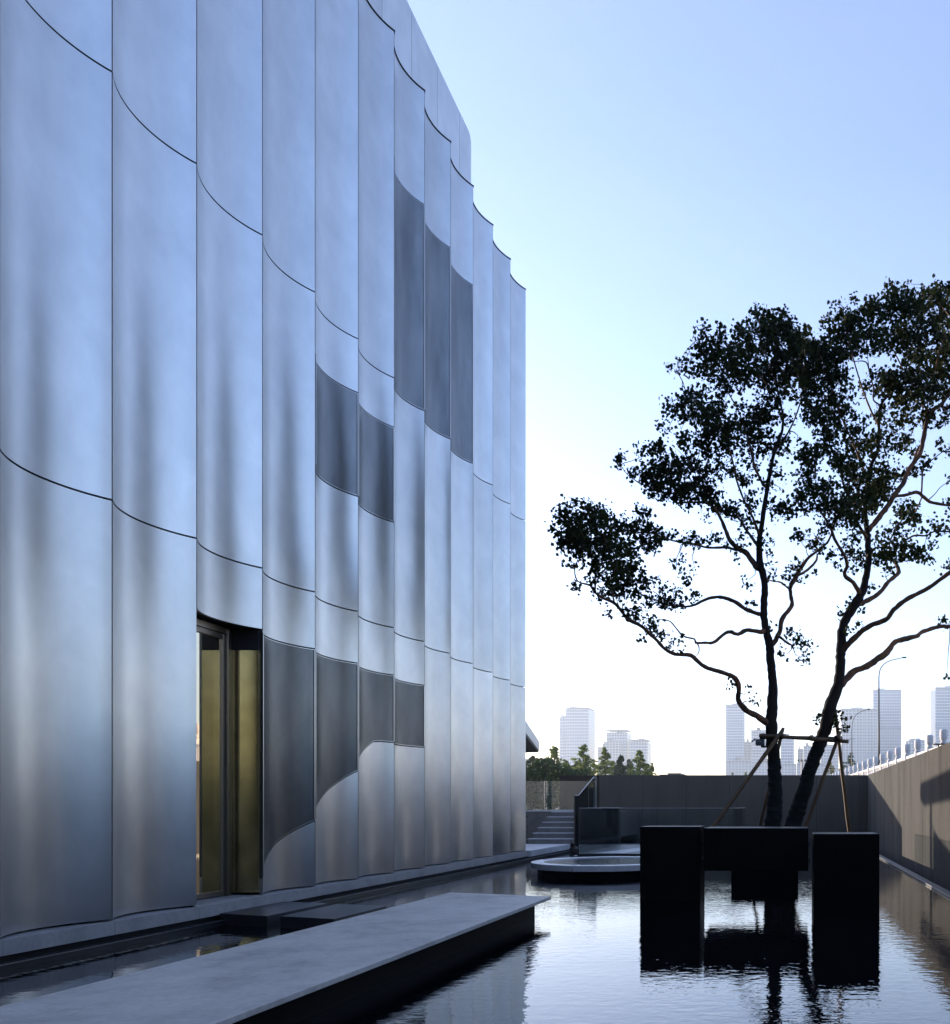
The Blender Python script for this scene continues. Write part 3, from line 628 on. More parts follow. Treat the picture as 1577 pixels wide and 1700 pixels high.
BL1 = """965 855 40 24 .93|945 885 26 28 .8|980 885 40 32 .93|1005 870 22 26 .9|950 905 22 18 .85|985 915 32 26 .9|1010 930 30 26 .85|1000 958 26 18 .5|1035 930 22 26 .92|1050 962 24 26 .96|1028 962 18 18 .8|1060 890 38 22 .72|1085 892 22 18 .75|1065 860 15 18 .65|1045 868 20 14 .85|1040 985 22 14 .85|1005 985 18 10 .6|1045 1010 18 9 .8|1063 1024 16 10 .7|1085 1040 15 11 .75|1098 1053 10 8 .7|1120 1060 14 8 .4|1129 1076 7 8 .7|1115 1068 6 5 .3
1093 968 14 12 .5|1120 935 12 10 .55|1120 948 8 6 .3|1128 970 14 14 .55|1147 952 5 8 .4|1148 990 12 10 .55|1110 997 24 10 .75|1086 990 18 14 .7|1128 1010 14 5 .5|955 967 8 6 .8|945 935 8 5 .4|987 990 9 6 .55|1017 1019 8 6 .55|1066 1060 10 5 .12|1140 893 20 8 .6|1158 897 13 8 .6|1182 897 16 8 .6|1200 898 12 8 .4|1118 888 9 6 .55|1025 905 20 20 .55
1028 768 9 16 .8|1052 785 16 9 .75|1068 748 17 12 .7|1090 745 12 14 .75|1072 766 10 6 .5|1078 798 12 12 .6|1090 790 26 18 .93|1112 778 28 24 .93|1140 790 32 30 .93|1070 818 12 8 .65|1110 812 28 16 .85|1150 820 32 16 .9|1182 800 24 30 .68|1195 838 18 14 .85|1213 846 16 12 .8|1101 830 6 6 .7|1165 855 8 6 .6|1140 836 14 5 .5|1225 858 12 10 .7
1102 708 9 9 .6|1113 720 10 7 .6|1130 715 8 8 .3|1150 735 22 18 .8|1185 735 25 24 .85|1210 762 18 24 .55|1115 745 10 8 .4|1112 675 12 12 .75|1135 680 18 14 .6|1122 665 12 10 .6|1150 658 22 16 .7|1165 690 26 22 .92|1190 702 24 26 .93|1182 662 26 18 .75
1112 608 9 7 .55|1124 615 6 8 .7|1140 598 14 12 .75|1165 617 24 9 .88|1172 590 22 14 .75|1162 552 13 12 .6|1195 553 10 14 .6|1190 578 24 18 .85|1200 608 34 22 .95|1213 638 24 12 .8|1232 562 18 26 .75|1235 600 30 28 .93|1270 532 30 20 .85|1303 530 16 16 .8|1255 570 34 22 .7|1302 565 30 26 .95|1335 565 14 20 .9|1340 595 32 28 .97|1310 602 26 22 .95|1262 618 34 18 .85|1290 645 26 22 .55|1322 640 26 26 .6|1285 545 20 15 .75
1260 656 10 6 .35|1240 688 22 16 .75|1258 708 24 24 .85|1232 722 20 20 .65|1278 678 22 18 .75|1302 698 16 12 .45|1288 738 22 16 .75|1312 734 18 10 .35|1250 750 22 22 .55|1236 780 18 18 .5|1213 715 20 22 .7|1290 775 14 16 .45|1243 808 18 18 .4|1285 805 18 16 .4|1242 840 16 22 .45|1286 842 22 14 .55|1306 846 16 12 .85|1270 903 10 12 .75|1277 930 9 12 .4|1240 880 14 14 .45|1284 945 9 14 .45|1255 866 10 10 .4
1245 1003 8 9 .65|1228 900 12 14 .5|1222 928 8 9 .35|1238 965 10 10 .4|1320 888 16 9 .5|1348 893 20 16 .55|1362 908 14 12 .6|1325 944 14 14 .65|1308 958 9 8 .65|1336 963 8 7 .55|1349 950 6 4 .3|1315 1052 13 9 .65|1330 1068 12 12 .55|1334 1092 8 9 .55|1342 1078 6 8 .4|1295 1078 8 8 .45|1306 1089 7 4 .35|1285 1048 4 6 .3|1212 1140 4 6 .3|1240 1146 6 10 .5|1250 1168 9 5 .5|1243 1160 5 6 .4"""
BL2 = """1376 535 12 12 .65|1390 508 10 10 .6|1404 512 9 8 .5|1415 500 8 7 .85|1398 540 20 20 .9|1428 532 22 18 .93|1450 505 18 14 .75|1480 480 15 8 .85|1505 475 10 6 .6|1470 515 32 22 .75|1505 502 26 20 .9|1540 492 22 16 .8|1570 482 24 14 .88|1602 490 30 20 .85|1640 520 30 30 .7|1560 520 35 24 .85|1520 545 32 24 .85|1480 562 35 18 .95|1440 565 30 20 .95|1402 575 28 20 .95|1370 582 28 22 .97|1545 572 28 20 .55|1580 562 28 28 .85|1577 602 28 28 .85|1530 602 28 24 .85|1502 582 22 10 .7
1360 620 28 24 .93|1390 612 18 18 .75|1375 650 28 22 .72|1402 640 12 20 .65|1360 688 24 20 .95|1384 682 20 18 .85|1340 655 20 22 .6|1405 672 14 12 .5|1375 715 24 12 .75|1400 718 20 16 .6|1424 700 18 14 .7|1436 640 10 14 .65|1462 613 12 6 .7|1470 638 22 16 .85|1500 640 28 28 .93|1530 645 28 22 .88|1560 640 22 22 .7|1480 684 28 18 .55|1520 690 28 20 .55|1550 695 16 18 .35|1580 680 24 20 .75|1445 625 8 6 .6
1430 742 22 18 .85|1462 740 26 22 .62|1490 722 22 18 .6|1512 742 16 16 .5|1345 750 20 16 .9|1375 744 24 13 .78|1346 782 18 16 .85|1335 816 20 18 .93|1368 808 18 18 .88|1400 766 22 16 .85|1392 798 8 12 .3|1420 788 24 24 .85|1450 790 24 24 .9|1425 825 26 20 .9|1455 822 24 18 .9|1480 790 18 18 .65|1395 836 28 13 .85|1364 842 22 10 .85|1400 860 24 14 .82|1425 850 18 16 .8|1330 842 16 7 .6|1378 870 14 12 .5
1510 782 12 10 .5|1536 770 13 13 .55|1562 742 12 12 .4|1575 795 8 6 .3|1498 838 18 10 .6|1506 853 18 12 .9|1516 864 10 12 .8|1485 868 10 12 .4|1490 888 16 14 .65|1462 892 16 12 .55|1480 914 24 16 .93|1510 914 22 12 .85|1534 924 14 14 .75|1458 924 12 10 .85|1478 936 8 7 .75|1420 902 18 18 .5|1396 918 14 10 .4|1424 928 18 18 .65|1393 932 9 7 .4|1374 922 7 8 .4|1540 902 9 10 .6|1415 880 12 10 .45|1440 850 12 14 .6
1552 862 12 9 .3|1562 876 14 7 .75|1575 882 8 8 .7|1575 940 8 9 .7|1572 830 10 10 .3|1533 880 6 5 .6|1576 858 10 10 .4|1470 953 7 7 .45|1404 1008 12 10 .6|1392 1018 5 3 .3|1440 978 8 10 .5|1425 1012 6 5 .45|1424 1040 7 8 .5|1412 1045 4 5 .5|1565 1032 9 8 .7|1388 1198 6 10 .95|1399 1207 7 5 .85|1404 1196 5 5 .7|1392 1186 5 5 .7|1352 1192 5 4 .6|1360 1190 3 3 .4|1577 1122 6 6 .4
1610 560 36 46 .8|1655 580 34 40 .75|1620 640 34 36 .8|1660 680 30 32 .6|1630 740 26 26 .5|1625 830 26 20 .6|1645 880 26 24 .7|1605 870 16 12 .6|1655 960 22 20 .7|1690 640 24 30 .6"""

def leaf_mesh(name, cen, size, mat_, parent, lobes=True, flat=.0, yaw=True):
    """many leaf-sized faces: cen (n,3) centres, size (n,) widths"""
    n = len(cen)
    if lobes:
        shp = np.array([(0,-.5,0),(.30,-.28,.04),(.52,.02,-.03),(.26,.16,.02),(.20,.44,-.05),(0,.34,.03),(-.18,.50,-.05),(-.28,.14,.02),(-.50,-.02,-.03),(-.28,-.30,.04)])
    else:
        shp = np.array([(0,-.5,0),(.24,-.1,.03),(.2,.3,-.02),(0,.55,0),(-.2,.3,-.02),(-.24,-.1,.03)])
    q = len(shp)
    A = rng.normal(size=(n,3)); A[:,2] += flat*np.sign(A[:,2])
    A /= np.linalg.norm(A,axis=1)[:,None]
    B = rng.normal(size=(n,3)); B -= A*np.sum(A*B,axis=1)[:,None]; B /= np.linalg.norm(B,axis=1)[:,None]
    C = np.cross(A,B)
    V = cen[:,None,:] + size[:,None,None]*(shp[None,:,0,None]*B[:,None,:]+shp[None,:,1,None]*C[:,None,:]+shp[None,:,2,None]*A[:,None,:])
    V = V.reshape(-1,3) - np.array(parent.location)[None,:]
    me = bpy.data.meshes.new(name)
    me.vertices.add(n*q); me.vertices.foreach_set('co', V.astype(np.float32).ravel())
    me.loops.add(n*q); me.loops.foreach_set('vertex_index', np.arange(n*q,dtype=np.int32))
    me.polygons.add(n); me.polygons.foreach_set('loop_start', np.arange(0,n*q,q,dtype=np.int32)); me.polygons.foreach_set('loop_total', np.full(n,q,dtype=np.int32))
    me.materials.append(mat_); me.update(calc_edges=True)
    o = bpy.data.objects.new(name, me); COL.objects.link(o); o.parent = parent
    return o

def build_tree(spec, blobs, D, root, wrap_top):
    nodes = []   # px x, px y, depth
    def limb(sp, drift, trunk=False):
        pts = []
        L = len(sp)
        for i,(x,y,wd) in enumerate(sp):
            d = D + drift*(i/(L-1))*1.4
            p = P(x,y,d); pts.append((p.x,p.y,p.z, wd/2/F*d))
            nodes.append((x,y,d,wd))
        sm = smoothpath(pts, .05)
        P3=[]; Rr=[]
        for i,q in enumerate(sm):
            j = .12*q[3]
            P3.append((q[0]+random.uniform(-j,j),q[1]+random.uniform(-j,j),q[2])); Rr.append(max(.0022,q[3]*(1+.04*math.sin(i*1.7)*random.random())))
        return P3,Rr
    a,b = limb(spec['trunk'][1],0,True)
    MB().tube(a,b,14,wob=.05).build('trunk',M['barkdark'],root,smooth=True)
    # rope wrapping with real coils
    w3=[];wr=[]
    for i in range(len(a)-1):
        p,q=Vector(a[i]),Vector(a[i+1])
        if p.z>wrap_top: break
        for s in range(4):
            t=s/4; w3.append(p.lerp(q,t)); wr.append((b[i]+(b[i+1]-b[i])*t)*1.035+(.007 if s in (0,2) else .0)+random.uniform(0,.003))
    MB().tube(w3,wr,18).build('trunk_wrap',M['rope'],root,smooth=False)
    for (dr,sp) in spec['b']:
        # start depth follows the nearest existing node
        x,y,_=sp[0][:3]; best=min(nodes,key=lambda q:(q[0]-x)**2+(q[1]-y)**2); d0=best[2]
        L=len(sp); pts=[]
        for i,(x,y,wd) in enumerate(sp):
            d=d0+dr*1.5*(i/(L-1)); p=P(x,y,d); pts.append((p.x,p.y,p.z,wd/2/F*d)); nodes.append((x,y,d,wd))
        sm=smoothpath(pts,.05); A=[];B=[]
        for i,qq in enumerate(sm):
            j=.15*qq[3]; A.append((qq[0]+random.uniform(-j,j),qq[1]+random.uniform(-j,j),qq[2]+random.uniform(-j,j)*.5)); B.append(max(.002,qq[3]*(1+.12*random.uniform(-1,1))))
        MB().tube(A,B,8).build('branch',M['bark'],root,smooth=True)
    arr=np.array([(q[0],q[1],q[2]) for q in nodes])
    cen=[];siz=[]; tw=MB()
    for line in blobs.split('\n'):
        for s in line.split('|'):
            x,y,rx,ry,de=[float(v) for v in s.split()]
            dist=(arr[:,0]-x)**2+(arr[:,1]-y)**2; j=int(dist.argmin()); nd=arr[j]
            dd = nd[2]+rng.normal()*.25*min(1,rx/18)
            spread=.006*(rx+ry)/2*1.6
            # twigs from the nearest limb into the clump
            for _ in range(max(1,int(rx*ry/170))):
                a=rng.uniform(0,6.283); rr_=math.sqrt(rng.uniform(0,1)); ex,ey=x+rx*rr_*math.cos(a),y+ry*rr_*math.sin(a)
                p0=P(nd[0],nd[1],nd[2]); p3=P(ex,ey,dd+rng.normal()*spread)
                if (p3-p0).length>1.0: continue
                md=(p0+p3)/2+Vector(rng.normal(size=3)*.05)+Vector((0,0,.03))
                qs=[p0,(p0+md)/2+Vector(rng.normal(size=3)*.015),md,(md+p3)/2+Vector(rng.normal(size=3)*.015),p3]
                tw.tube(qs,[.009,.0075,.006,.004,.002],4,cap=False)
            de=de**(.72 if blobs is BL1 else .55); A=math.pi*rx*ry; n=-math.log(1-min(de,.93 if x>1240 else .87 if x>1095 else .82))*A/9.5
            ncl=max(2,int(n/7))
            for _ in range(ncl):
                a=rng.uniform(0,6.283); rr_=rng.uniform(0,1)**.5*1.06
                cx,cy=x+rx*rr_*math.cos(a),y+ry*rr_*math.sin(a); cdp=dd+rng.normal()*spread
                m=rng.poisson(7)
                if m==0: continue
                ang=rng.uniform(0,3.1416); el=rng.uniform(2,9)
                p0=P(cx-el*math.cos(ang),cy-el*math.sin(ang),cdp); p1=P(cx+el*math.cos(ang),cy+el*math.sin(ang),cdp+rng.normal()*.08)
                if rng.random()<.5: tw.tube([p0,(p0+p1)/2+Vector((0,0,.01)),p1],[.003,.0025,.0015],3,cap=False)
                t=rng.uniform(0,1,size=m)
                c=np.array(p0)[None,:]*(1-t[:,None])+np.array(p1)[None,:]*t[:,None]+rng.normal(size=(m,3))*np.array([.040,.06,.040])
                c[:,2]-=.012
                cen.append(c); siz.append(rng.uniform(.042,.080,size=m)*(1 if rng.random()<.75 else .75)*cdp/DT)
    tw.build('twigs',M['barkdark'],root,kind='stuff')
    C=np.concatenate(cen); Z=np.concatenate(siz)
    cr=leaf_mesh('crown',C,Z,M['leaf'],root); return cr,len(C)
DT=13.85
t1=empty('plane_tree',(-.27,DT,.34),'left plane tree with upright rope-wrapped trunk and a long limb reaching left','tree')
t2=empty('plane_tree',(.0,DT,.34),'right plane tree with rope-wrapped trunk leaning to the right','tree')
c1,n1=build_tree(T1,BL1,DT,t1,2.05)
c2,n2=build_tree(T2,BL2,DT+.15,t2,2.2)
print('leaves',n1,n2)

# bamboo props tied to both trunks
pf=empty('tree_prop_frame',(0,DT,0),'bamboo props and crossbars tied round both leaning tree trunks','tree support')
def pole(a,b,r,m='bamboo'):
    a,b=Vector(a),Vector(b); n=9; pts=[a.lerp(b,i/n)+Vector((random.uniform(-1,1),random.uniform(-1,1),0))*.004 for i in range(n+1)]
    MB().tube(pts,[r*(1.0+.08*(i%2)) for i in range(n+1)],9).build('pole',M[m],pf,smooth=True)
def ext(a,b,z):   # run the line a->b on down to height z
    t=(z-a.z)/(b.z-a.z); return a.lerp(b,t)
a,b=P(1299,1212,DT-.25),P(1185,1371,DT-.75); pole(a,ext(a,b,-.42),.032)
a,b=P(1300,1208,DT+.28),P(1261,1374,DT+.45); pole(a,ext(a,b,.34),.028)
a,b=P(1395,1214,DT-.2),P(1336,1376,DT-.15); pole(a,ext(a,b,.34),.028)
a,b=P(1385,1172,DT+.3),P(1410,1384,DT+.6); pole(a,ext(a,b,-.42),.030)
pole(P(1260,1221,DT-.22),P(1376,1228,DT-.17),.030); pole(P(1345,1227,DT-.19),P(1409,1231,DT-.15),.030)
pole(P(1262,1223,DT+.26),P(1398,1226,DT+.3),.028)
for x,y in ((1264,1221),(1300,1222),(1345,1224),(1392,1225)): pole(P(x,y,DT-.45),P(x+3,y-1,DT+.5),.030)
for x,y in ((1296,1222),(1390,1226),(1266,1223)):
    c=P(x,y,DT-.2); MB().lathe([(.03,-.05),(.055,-.035),(.05,0),(.056,.035),(.03,.05)],c,9).build('lashing',M['lash'],pf)
fl=empty('flood_light',P(1262,1232,DT-.2),'small blue-grey flood light clamped to the left trunk beside the crossbar','light')
lc=P(1260,1232,DT-.25)
MB().box(lc.x-.055,lc.x+.09,lc.y-.07,lc.y+.07,lc.z-.055,lc.z+.045).build('lamp_housing',M['lampbody'],fl,bevel=.015)
MB().add([(lc.x-.055,lc.y-.07,lc.z+.045),(lc.x-.055,lc.y+.07,lc.z+.045),(lc.x-.12,lc.y+.08,lc.z+.0),(lc.x-.12,lc.y-.08,lc.z+.0),(lc.x-.055,lc.y-.07,lc.z+.06),(lc.x-.055,lc.y+.07,lc.z+.06),(lc.x-.125,lc.y+.08,lc.z+.01),(lc.x-.125,lc.y-.08,lc.z+.01)],
  [(0,1,2,3),(7,6,5,4),(0,3,7,4),(1,5,6,2),(2,6,7,3),(0,4,5,1)]).build('visor',M['lampbody'],fl)
MB().lathe([(.045,-.005),(.045,.005)],(lc.x-.0,lc.y-.07,lc.z-.0),14).build('lens',M['lampglass'],fl)
MB().box(lc.x+.03,lc.x+.12,lc.y-.02,lc.y+.2,lc.z-.075,lc.z-.058).build('bracket',M['pole_dark'],fl)

# ------------------------------------------------------------------ road with stone balustrade and street lamps on the right
def bal_x(d): return 6.36-.0457*d
rd=MB(); rd.prism([(bal_x(-20)+.15,-20),(bal_x(-20)+16,-20),(bal_x(260)+16,260),(bal_x(260)+.15,260)],1.0,2.5); rd.build('road',M['asphalt'],kind='structure')
MB().prism([(bal_x(-20)-.3,-20),(bal_x(-20)+.15,-20),(bal_x(260)+.15,260),(bal_x(260)-.3,260)],.8,2.55).build('road_kerb',M['balstone'],kind='structure')
MB().prism([(bal_x(-20)+7.9,-20),(bal_x(-20)+8.05,-20),(bal_x(260)+8.05,260),(bal_x(260)+7.9,260)],2.504,2.508).build('lane_line',M['band'],kind='structure')
bal=empty('stone_balustrade',(bal_x(30),30,2.55),'pale carved stone balustrade with round post caps along the raised road','balustrade')
q=.115
post_me=MB().box(-q,q,-q,q,0,.78).mesh('post',M['balstone'])
cap_me=MB().lathe([(.09,.78),(.13,.80),(.085,.84),(.085,.87),(.118,.92),(.132,.97),(.132,1.18),(.120,1.22),(.09,1.245)],(0,0,0),14).mesh('post_cap',M['balstone'],True)
sec=MB(); Ls=2.15
sec.box(-.07,.07,q+.0,Ls-q,.62,.72); sec.box(-.05,.05,q,Ls-q,.0,.14)
for i in range(6):
    yy=q+.12+i*(Ls-2*q-.24)/5; sec.box(-.04,.04,yy-.05,yy+.05,.14,.62)
sec_me=sec.mesh('rail_section',M['balstone'])
d=14.9; rotz=math.atan(.0457)
while d<82:
    rel=Vector((bal_x(d),d,2.55))-bal.location
    po=inst('post',post_me,rel,bal,(0,0,rotz)); inst('post_cap',cap_me,(0,0,0),po)
    inst('rail_section',sec_me,rel,bal,(0,0,rotz)); d+=Ls
def street_lamp(x,y,zt,arm,rise_,label,r=.09,grp='tall single-arm street lamps along the road'):
    e=empty('street_lamp',(x,y,2.5),label,'street lamp',grp)
    MB().tube([(x,y,2.5),(x,y,2.5+(zt-2.5)*.45),(x,y,zt)],[r,r*.8,r*.45],10).build('pole',M['pole_dark'],e,smooth=True)
    c=[(x,y,zt,r*.45),(x+arm*.05,y,zt+rise_*.42,r*.42),(x+arm*.3,y,zt+rise_*.8,r*.36),(x+arm*.85,y,zt+rise_*1.02,r*.3)]
    s_=smoothpath(c,.2); MB().tube([t[:3] for t in s_],[t[3] for t in s_],8).build('arm',M['pole_dark'],e,smooth=True)
    MB().box(x+arm*.84,x+arm,y-.12,y+.12,zt+rise_*1.0,zt+rise_*1.06).build('lamp_head',M['pole_dark'],e,bevel=.02)
    return e
street_lamp(149/F*60,60,HC+215/F*60,1.95,1.35,'taller nearer street lamp with curved arm in front of the tall square tower')
street_lamp(104/F*90,90,HC+128/F*90,1.95,2.1,'smaller farther street lamp with curved arm beside the dark round tree',.085)
street_lamp((1398-1310)/F*150,150,HC+100/F*150,2.3,1.3,'thin distant street lamp arm just right of the propped trunk',.08)
e=empty('mast_light',P(1331,1287,110),'distant three-headed lamp mast between the two leaning trunks','street lamp')
p=P(1331,1263,110); MB().tube([(p.x,110,.95),(p.x,110,p.z)],.09,6).build('pole',M['pole_dark'],e)
for dx in (-.45,0,.45): MB().box(p.x+dx-.13,p.x+dx+.13,109.9,110.1,p.z,p.z+.16).build('lamp_head',M['pole_dark'],e)
MB().box(p.x-.55,p.x+.55,109.95,110.05,p.z-.08,p.z-.02).build('cross_arm',M['pole_dark'],e)
p=P(1558,1236.5,26); e=empty('path_light',(p.x,26,2.55),'short black T-shaped light standing behind the right wall','light')
MB().tube([(p.x,26,2.55),(p.x,26,p.z)],.025,8).build('pole',M['pole_dark'],e); MB().box(p.x-.17,p.x+.17,25.9,26.1,p.z,p.z+.035).build('lamp_head',M['pole_dark'],e,bevel=.008)

# ------------------------------------------------------------------ trees beyond
def bg_tree(x,ytop,d,wpx,label,m,kind='cone',group='trees beyond the glass balustrade',n=8000,zb=.95,leaf=.17,name='leafy_tree'):
    top=P(x,ytop,d); Wd=wpx/F*d; e=empty(name,(top.x,d,zb),label,'tree',group)
    Hh=top.z-zb
    MB().tube([(top.x,d,zb),(top.x+.05,d,zb+Hh*.5),(top.x,d,top.z-.2)],[.02*Hh,.014*Hh,.02],7).build('trunk',M['barkdark'],e)
    cs=[];ss=[]; lim=MB()
    nb=30
    for i in range(nb):
        t=(i+.5)/nb; z=zb+Hh*(.08+.90*t)
        if kind=='cone': rad=Wd*.82*(1-t)**.66*random.uniform(.7,1.3)+.03
        elif kind=='round': rad=Wd/2*math.sin(math.pi*min(.97,.12+.88*t))**.6*random.uniform(.75,1.1)
        else: rad=Wd/2*(1-t**3)**.5*random.uniform(.8,1.1)
        for j in range(4):
            a=random.uniform(0,6.28); r=rad*random.uniform(.35,1.0)
            c=Vector((top.x+r*math.cos(a),d+r*math.sin(a),z+random.uniform(-.2,.25)))
            lim.tube([(top.x,d,z-.3*r),tuple(c)],[.03,.01],3,cap=False)
            k=max(4,int(n/(nb*4)*random.uniform(.3,1.7))); sg=.10*Wd*random.uniform(.6,1.3)*(1-.7*t)
            sc_=np.array([sg,sg,sg*(.55 if kind!='willow' else 1.6)])
            q=np.array(c)[None,:]+rng.normal(size=(k,3))*sc_
            if kind=='willow': q[:,2]-=.3
            q[:,2]=np.maximum(q[:,2],zb+.05)
            cs.append(q); ss.append(rng.uniform(leaf*.6,leaf*1.3,size=k))
    lim.build('limbs',M['barkdark'],e,kind='stuff')
    leaf_mesh('crown',np.concatenate(cs),np.concatenate(ss),m,e,lobes=False); return e
FR,DK,YL=M['leaf_far'],M['leaf_dark'],M['leaf_yellow']
bg_tree(884,1254,78,50,'dark tree right under the pale canopy tip',DK,'round')
bg_tree(920,1238,84,44,'dark pointed tree second from the building edge',FR,'cone')
bg_tree(902,1262,80,34,'small dark tree between the canopy tip and the first pointed tree',DK,'round')
bg_tree(968,1237,86,44,'sunlit pointed tree in front of the tall stepped tower',FR,'cone')
bg_tree(972,1262,80,26,'drooping yellow-green willow below the sunlit pointed tree',FR,'willow')
bg_tree(946,1272,90,34,'low bushy tree between the two pointed trees',DK,'round')
bg_tree(1004,1242,88,40,'pointed tree in front of the low pale towers',FR,'cone')
bg_tree(1030,1250,84,26,'narrow drooping tree between two fuller ones',DK,'willow')
bg_tree(1062,1247,86,46,'broad rightmost tree of the row above the back wall',FR,'cone')
bg_tree(1082,1268,90,18,'short slim tree at the right end of the row',FR,'round')
bg_tree(1412,1249,100,34,'dark round tree beside the smaller street lamp',DK,'round','lone trees behind the back wall',2600)
bg_tree(1378,1266,98,30,'bright yellow-green tree behind the right-hand bamboo prop',YL,'round','lone trees behind the back wall',2000)
bg_tree(1398,1270,99,24,'dark green bush between the yellow tree and the balustrade',DK,'round','lone trees behind the back wall',1400)
bg_tree(1238,1282,110,16,'tiny treetop just above the back wall beside the left trunk',FR,'round','lone trees behind the back wall',900)
bg_tree(1216,1284,112,16,'tiny treetop just above the back wall below the tall glass tower',FR,'round','lone trees behind the back wall',900)
for i,(x_,yt_,w_) in enumerate(((882,1272,40),(912,1264,40),(938,1262,36),(958,1266,36),(986,1262,38),(1016,1264,34),(1044,1262,36),(1074,1270,30))):
    bg_tree(x_,yt_,94+i%3*2,w_,'full rounded tree in the far row, '+('behind the canopy tip','left of the first pointed tree','between the two tall pointed trees','just left of the drooping willow','right of the sunlit pointed tree','left of the narrow drooping tree','right of the narrow drooping tree','at the right end of the row')[i],FR if i%3 else DK,'round','rounded trees filling the far row',6000)
# hedge behind the glass
he=empty('hedge',(-20,48,.95),'dense dark hedge seen through the glass balustrade','hedge')
q=np.stack([rng.uniform(-34,-11.5,26000),48+rng.normal(size=26000)*.6,.95+np.abs(rng.uniform(0,1,26000))**.8*2.7],1)
q[:,2]+=.25*np.sin(q[:,0]*1.7)*(q[:,2]-.95)/1.9
leaf_mesh('foliage',q,rng.uniform(.12,.26,26000),DK,he,lobes=False)

# low roof behind the wall
lr=empty('low_pavilion',P(1115,1288,130)*1,'low dark flat-roofed pavilion just showing over the back wall','building')
lr.location.z=.95
a=P(1096,1284.2,130); b=P(1137,1284.2,130)
MB().box(a.x+.4,b.x-.4,130,138,.95,a.z-.5).build('pavilion_wall',M['backwall'],lr); MB().box(a.x,b.x,129.5,138.5,a.z-.5,a.z-.15).build('roof',M['pole_dark'],lr)
MB().box(a.x+1,b.x-.8,131,137,a.z-.149,a.z+.12).build('roof_box',M['pole_dark'],lr)

# ------------------------------------------------------------------ city towers, about a kilometre away
def tower(x0,x1,ytop,label,m='tower_glass',d=1000,style='plain',dep=26,fl=3.6,band=True,mid=None,crown=0):
    a=P(x0,ytop,d); b=P(x1,ytop,d); zt=a.z; e=empty('tower',((a.x+b.x)/2,d,.95),label,'tower','hazy city towers on the skyline')
    body=MB().box(a.x,b.x,d,d+dep,.95,zt).build('tower_body',M[m],e)
    if band:
        s_=MB(); z=8
        while z<zt-3:
            s_.box(a.x-.25,b.x+.25,d-.3,d-.001,z,z+.8); z+=fl
        s_.build('floor_bands',M['band'],e,kind='stuff')
    if style=='fins':
        s_=MB(); n=max(3,int((b.x-a.x)/4))
        for i in range(n+1):
            xx=a.x+(b.x-a.x)*i/n; s_.box(xx-.3,xx+.3,d-.9,d-.31,.95,zt+.5)
        s_.build('vertical_fins',M['band'],e,kind='stuff')
    if crown:
        c=MB(); c.box(a.x-.6,b.x+.6,d-.8,d+dep+.6,zt+crown-.9,zt+crown)
        n=max(3,int((b.x-a.x)/3.5))
        for i in range(n+1):
            xx=a.x+(b.x-a.x-.6)*i/n; c.box(xx,xx+.6,d-.3,d+.3,zt,zt+crown-.9)
        c.build('crown_frame',M['band'],e)
    random.seed(int(x0)); wt=b.x-a.x; rp=MB()
    for i in range(2 if wt>8 else 1):
        q0=a.x+wt*random.uniform(.12,.5); rp.box(q0,q0+wt*random.uniform(.15,.35),d+4,d+dep-6,zt+.01,zt+random.uniform(1.5,4.0))
    rp.build('roof_plant',M['tower_res'],e)
    if mid:
        z=P(0,mid,d).z; MB().box(a.x-.3,b.x+.3,d-.45,d-.32,z-2.5,z+2.5).build('plant_floor',M['tower_glass'],e)
    return e
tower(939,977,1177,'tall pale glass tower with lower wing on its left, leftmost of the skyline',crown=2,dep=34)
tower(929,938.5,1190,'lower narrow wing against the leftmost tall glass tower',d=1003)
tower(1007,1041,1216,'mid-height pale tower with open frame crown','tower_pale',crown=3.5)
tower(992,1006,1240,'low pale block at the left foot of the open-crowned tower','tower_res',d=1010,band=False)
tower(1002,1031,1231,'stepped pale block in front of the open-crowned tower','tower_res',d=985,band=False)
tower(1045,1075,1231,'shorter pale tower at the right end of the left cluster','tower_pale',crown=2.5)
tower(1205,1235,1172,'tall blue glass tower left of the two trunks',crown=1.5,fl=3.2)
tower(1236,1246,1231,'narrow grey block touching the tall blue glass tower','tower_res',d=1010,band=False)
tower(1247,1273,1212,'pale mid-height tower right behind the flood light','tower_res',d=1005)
tower(1296,1318,1221,'glass tower between the two trunks','tower_glass',d=990)
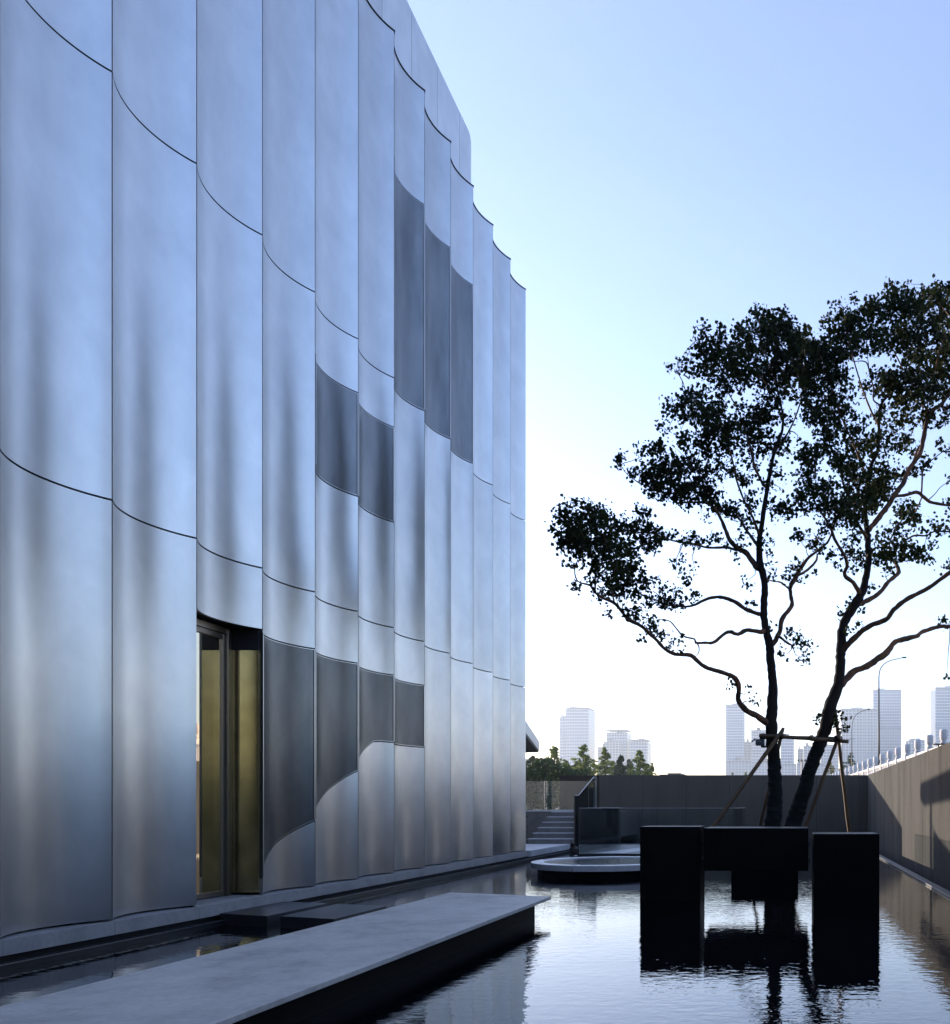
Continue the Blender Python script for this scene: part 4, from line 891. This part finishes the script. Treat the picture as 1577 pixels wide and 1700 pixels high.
tower(1324,1333,1243,'low grey slab just right of the glass tower between the trunks','tower_res',d=1010,band=False)
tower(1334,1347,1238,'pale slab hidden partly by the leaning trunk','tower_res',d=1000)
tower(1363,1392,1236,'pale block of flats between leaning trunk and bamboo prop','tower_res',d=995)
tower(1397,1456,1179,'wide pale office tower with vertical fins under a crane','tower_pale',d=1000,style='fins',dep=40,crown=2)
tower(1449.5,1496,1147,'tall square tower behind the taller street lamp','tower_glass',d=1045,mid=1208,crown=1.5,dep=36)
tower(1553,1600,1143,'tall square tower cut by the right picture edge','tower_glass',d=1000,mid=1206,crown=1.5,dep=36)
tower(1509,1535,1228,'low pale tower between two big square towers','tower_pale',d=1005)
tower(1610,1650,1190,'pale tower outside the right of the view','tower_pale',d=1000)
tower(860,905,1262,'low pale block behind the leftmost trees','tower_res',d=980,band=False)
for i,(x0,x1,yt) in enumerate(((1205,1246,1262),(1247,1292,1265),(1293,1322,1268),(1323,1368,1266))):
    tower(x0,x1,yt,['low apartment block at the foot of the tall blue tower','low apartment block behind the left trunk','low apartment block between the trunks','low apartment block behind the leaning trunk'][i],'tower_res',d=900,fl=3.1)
cr=empty('construction_crane',P(1424,1178,1005),'faint crane on the roof of the wide office tower','crane')
p=P(1424,1172,1020); MB().tube([(p.x,1020,p.z-12),(p.x,1020,p.z+1)],.5,4).build('mast',M['band'],cr); MB().tube([(p.x-7,1020,p.z),(p.x+14,1020,p.z-.6)],.35,4).build('jib',M['band'],cr)
# ------------------------------------------------------------------ haze
hz=MB().box(-1600,1600,-60,1300,-2,172).build('haze',M['band'],kind='stuff')
hm=bpy.data.materials.new('haze'); hm.use_nodes=True; n=hm.node_tree; n.nodes.clear()
vo=n.nodes.new('ShaderNodeVolumePrincipled'); mo=n.nodes.new('ShaderNodeOutputMaterial')
vo.inputs['Color'].default_value=(.78,.90,1,1); vo.inputs['Density'].default_value=.00042; vo.inputs['Anisotropy'].default_value=.35
n.links.new(vo.outputs[0],mo.inputs['Volume']); hz.data.materials.clear(); hz.data.materials.append(hm)
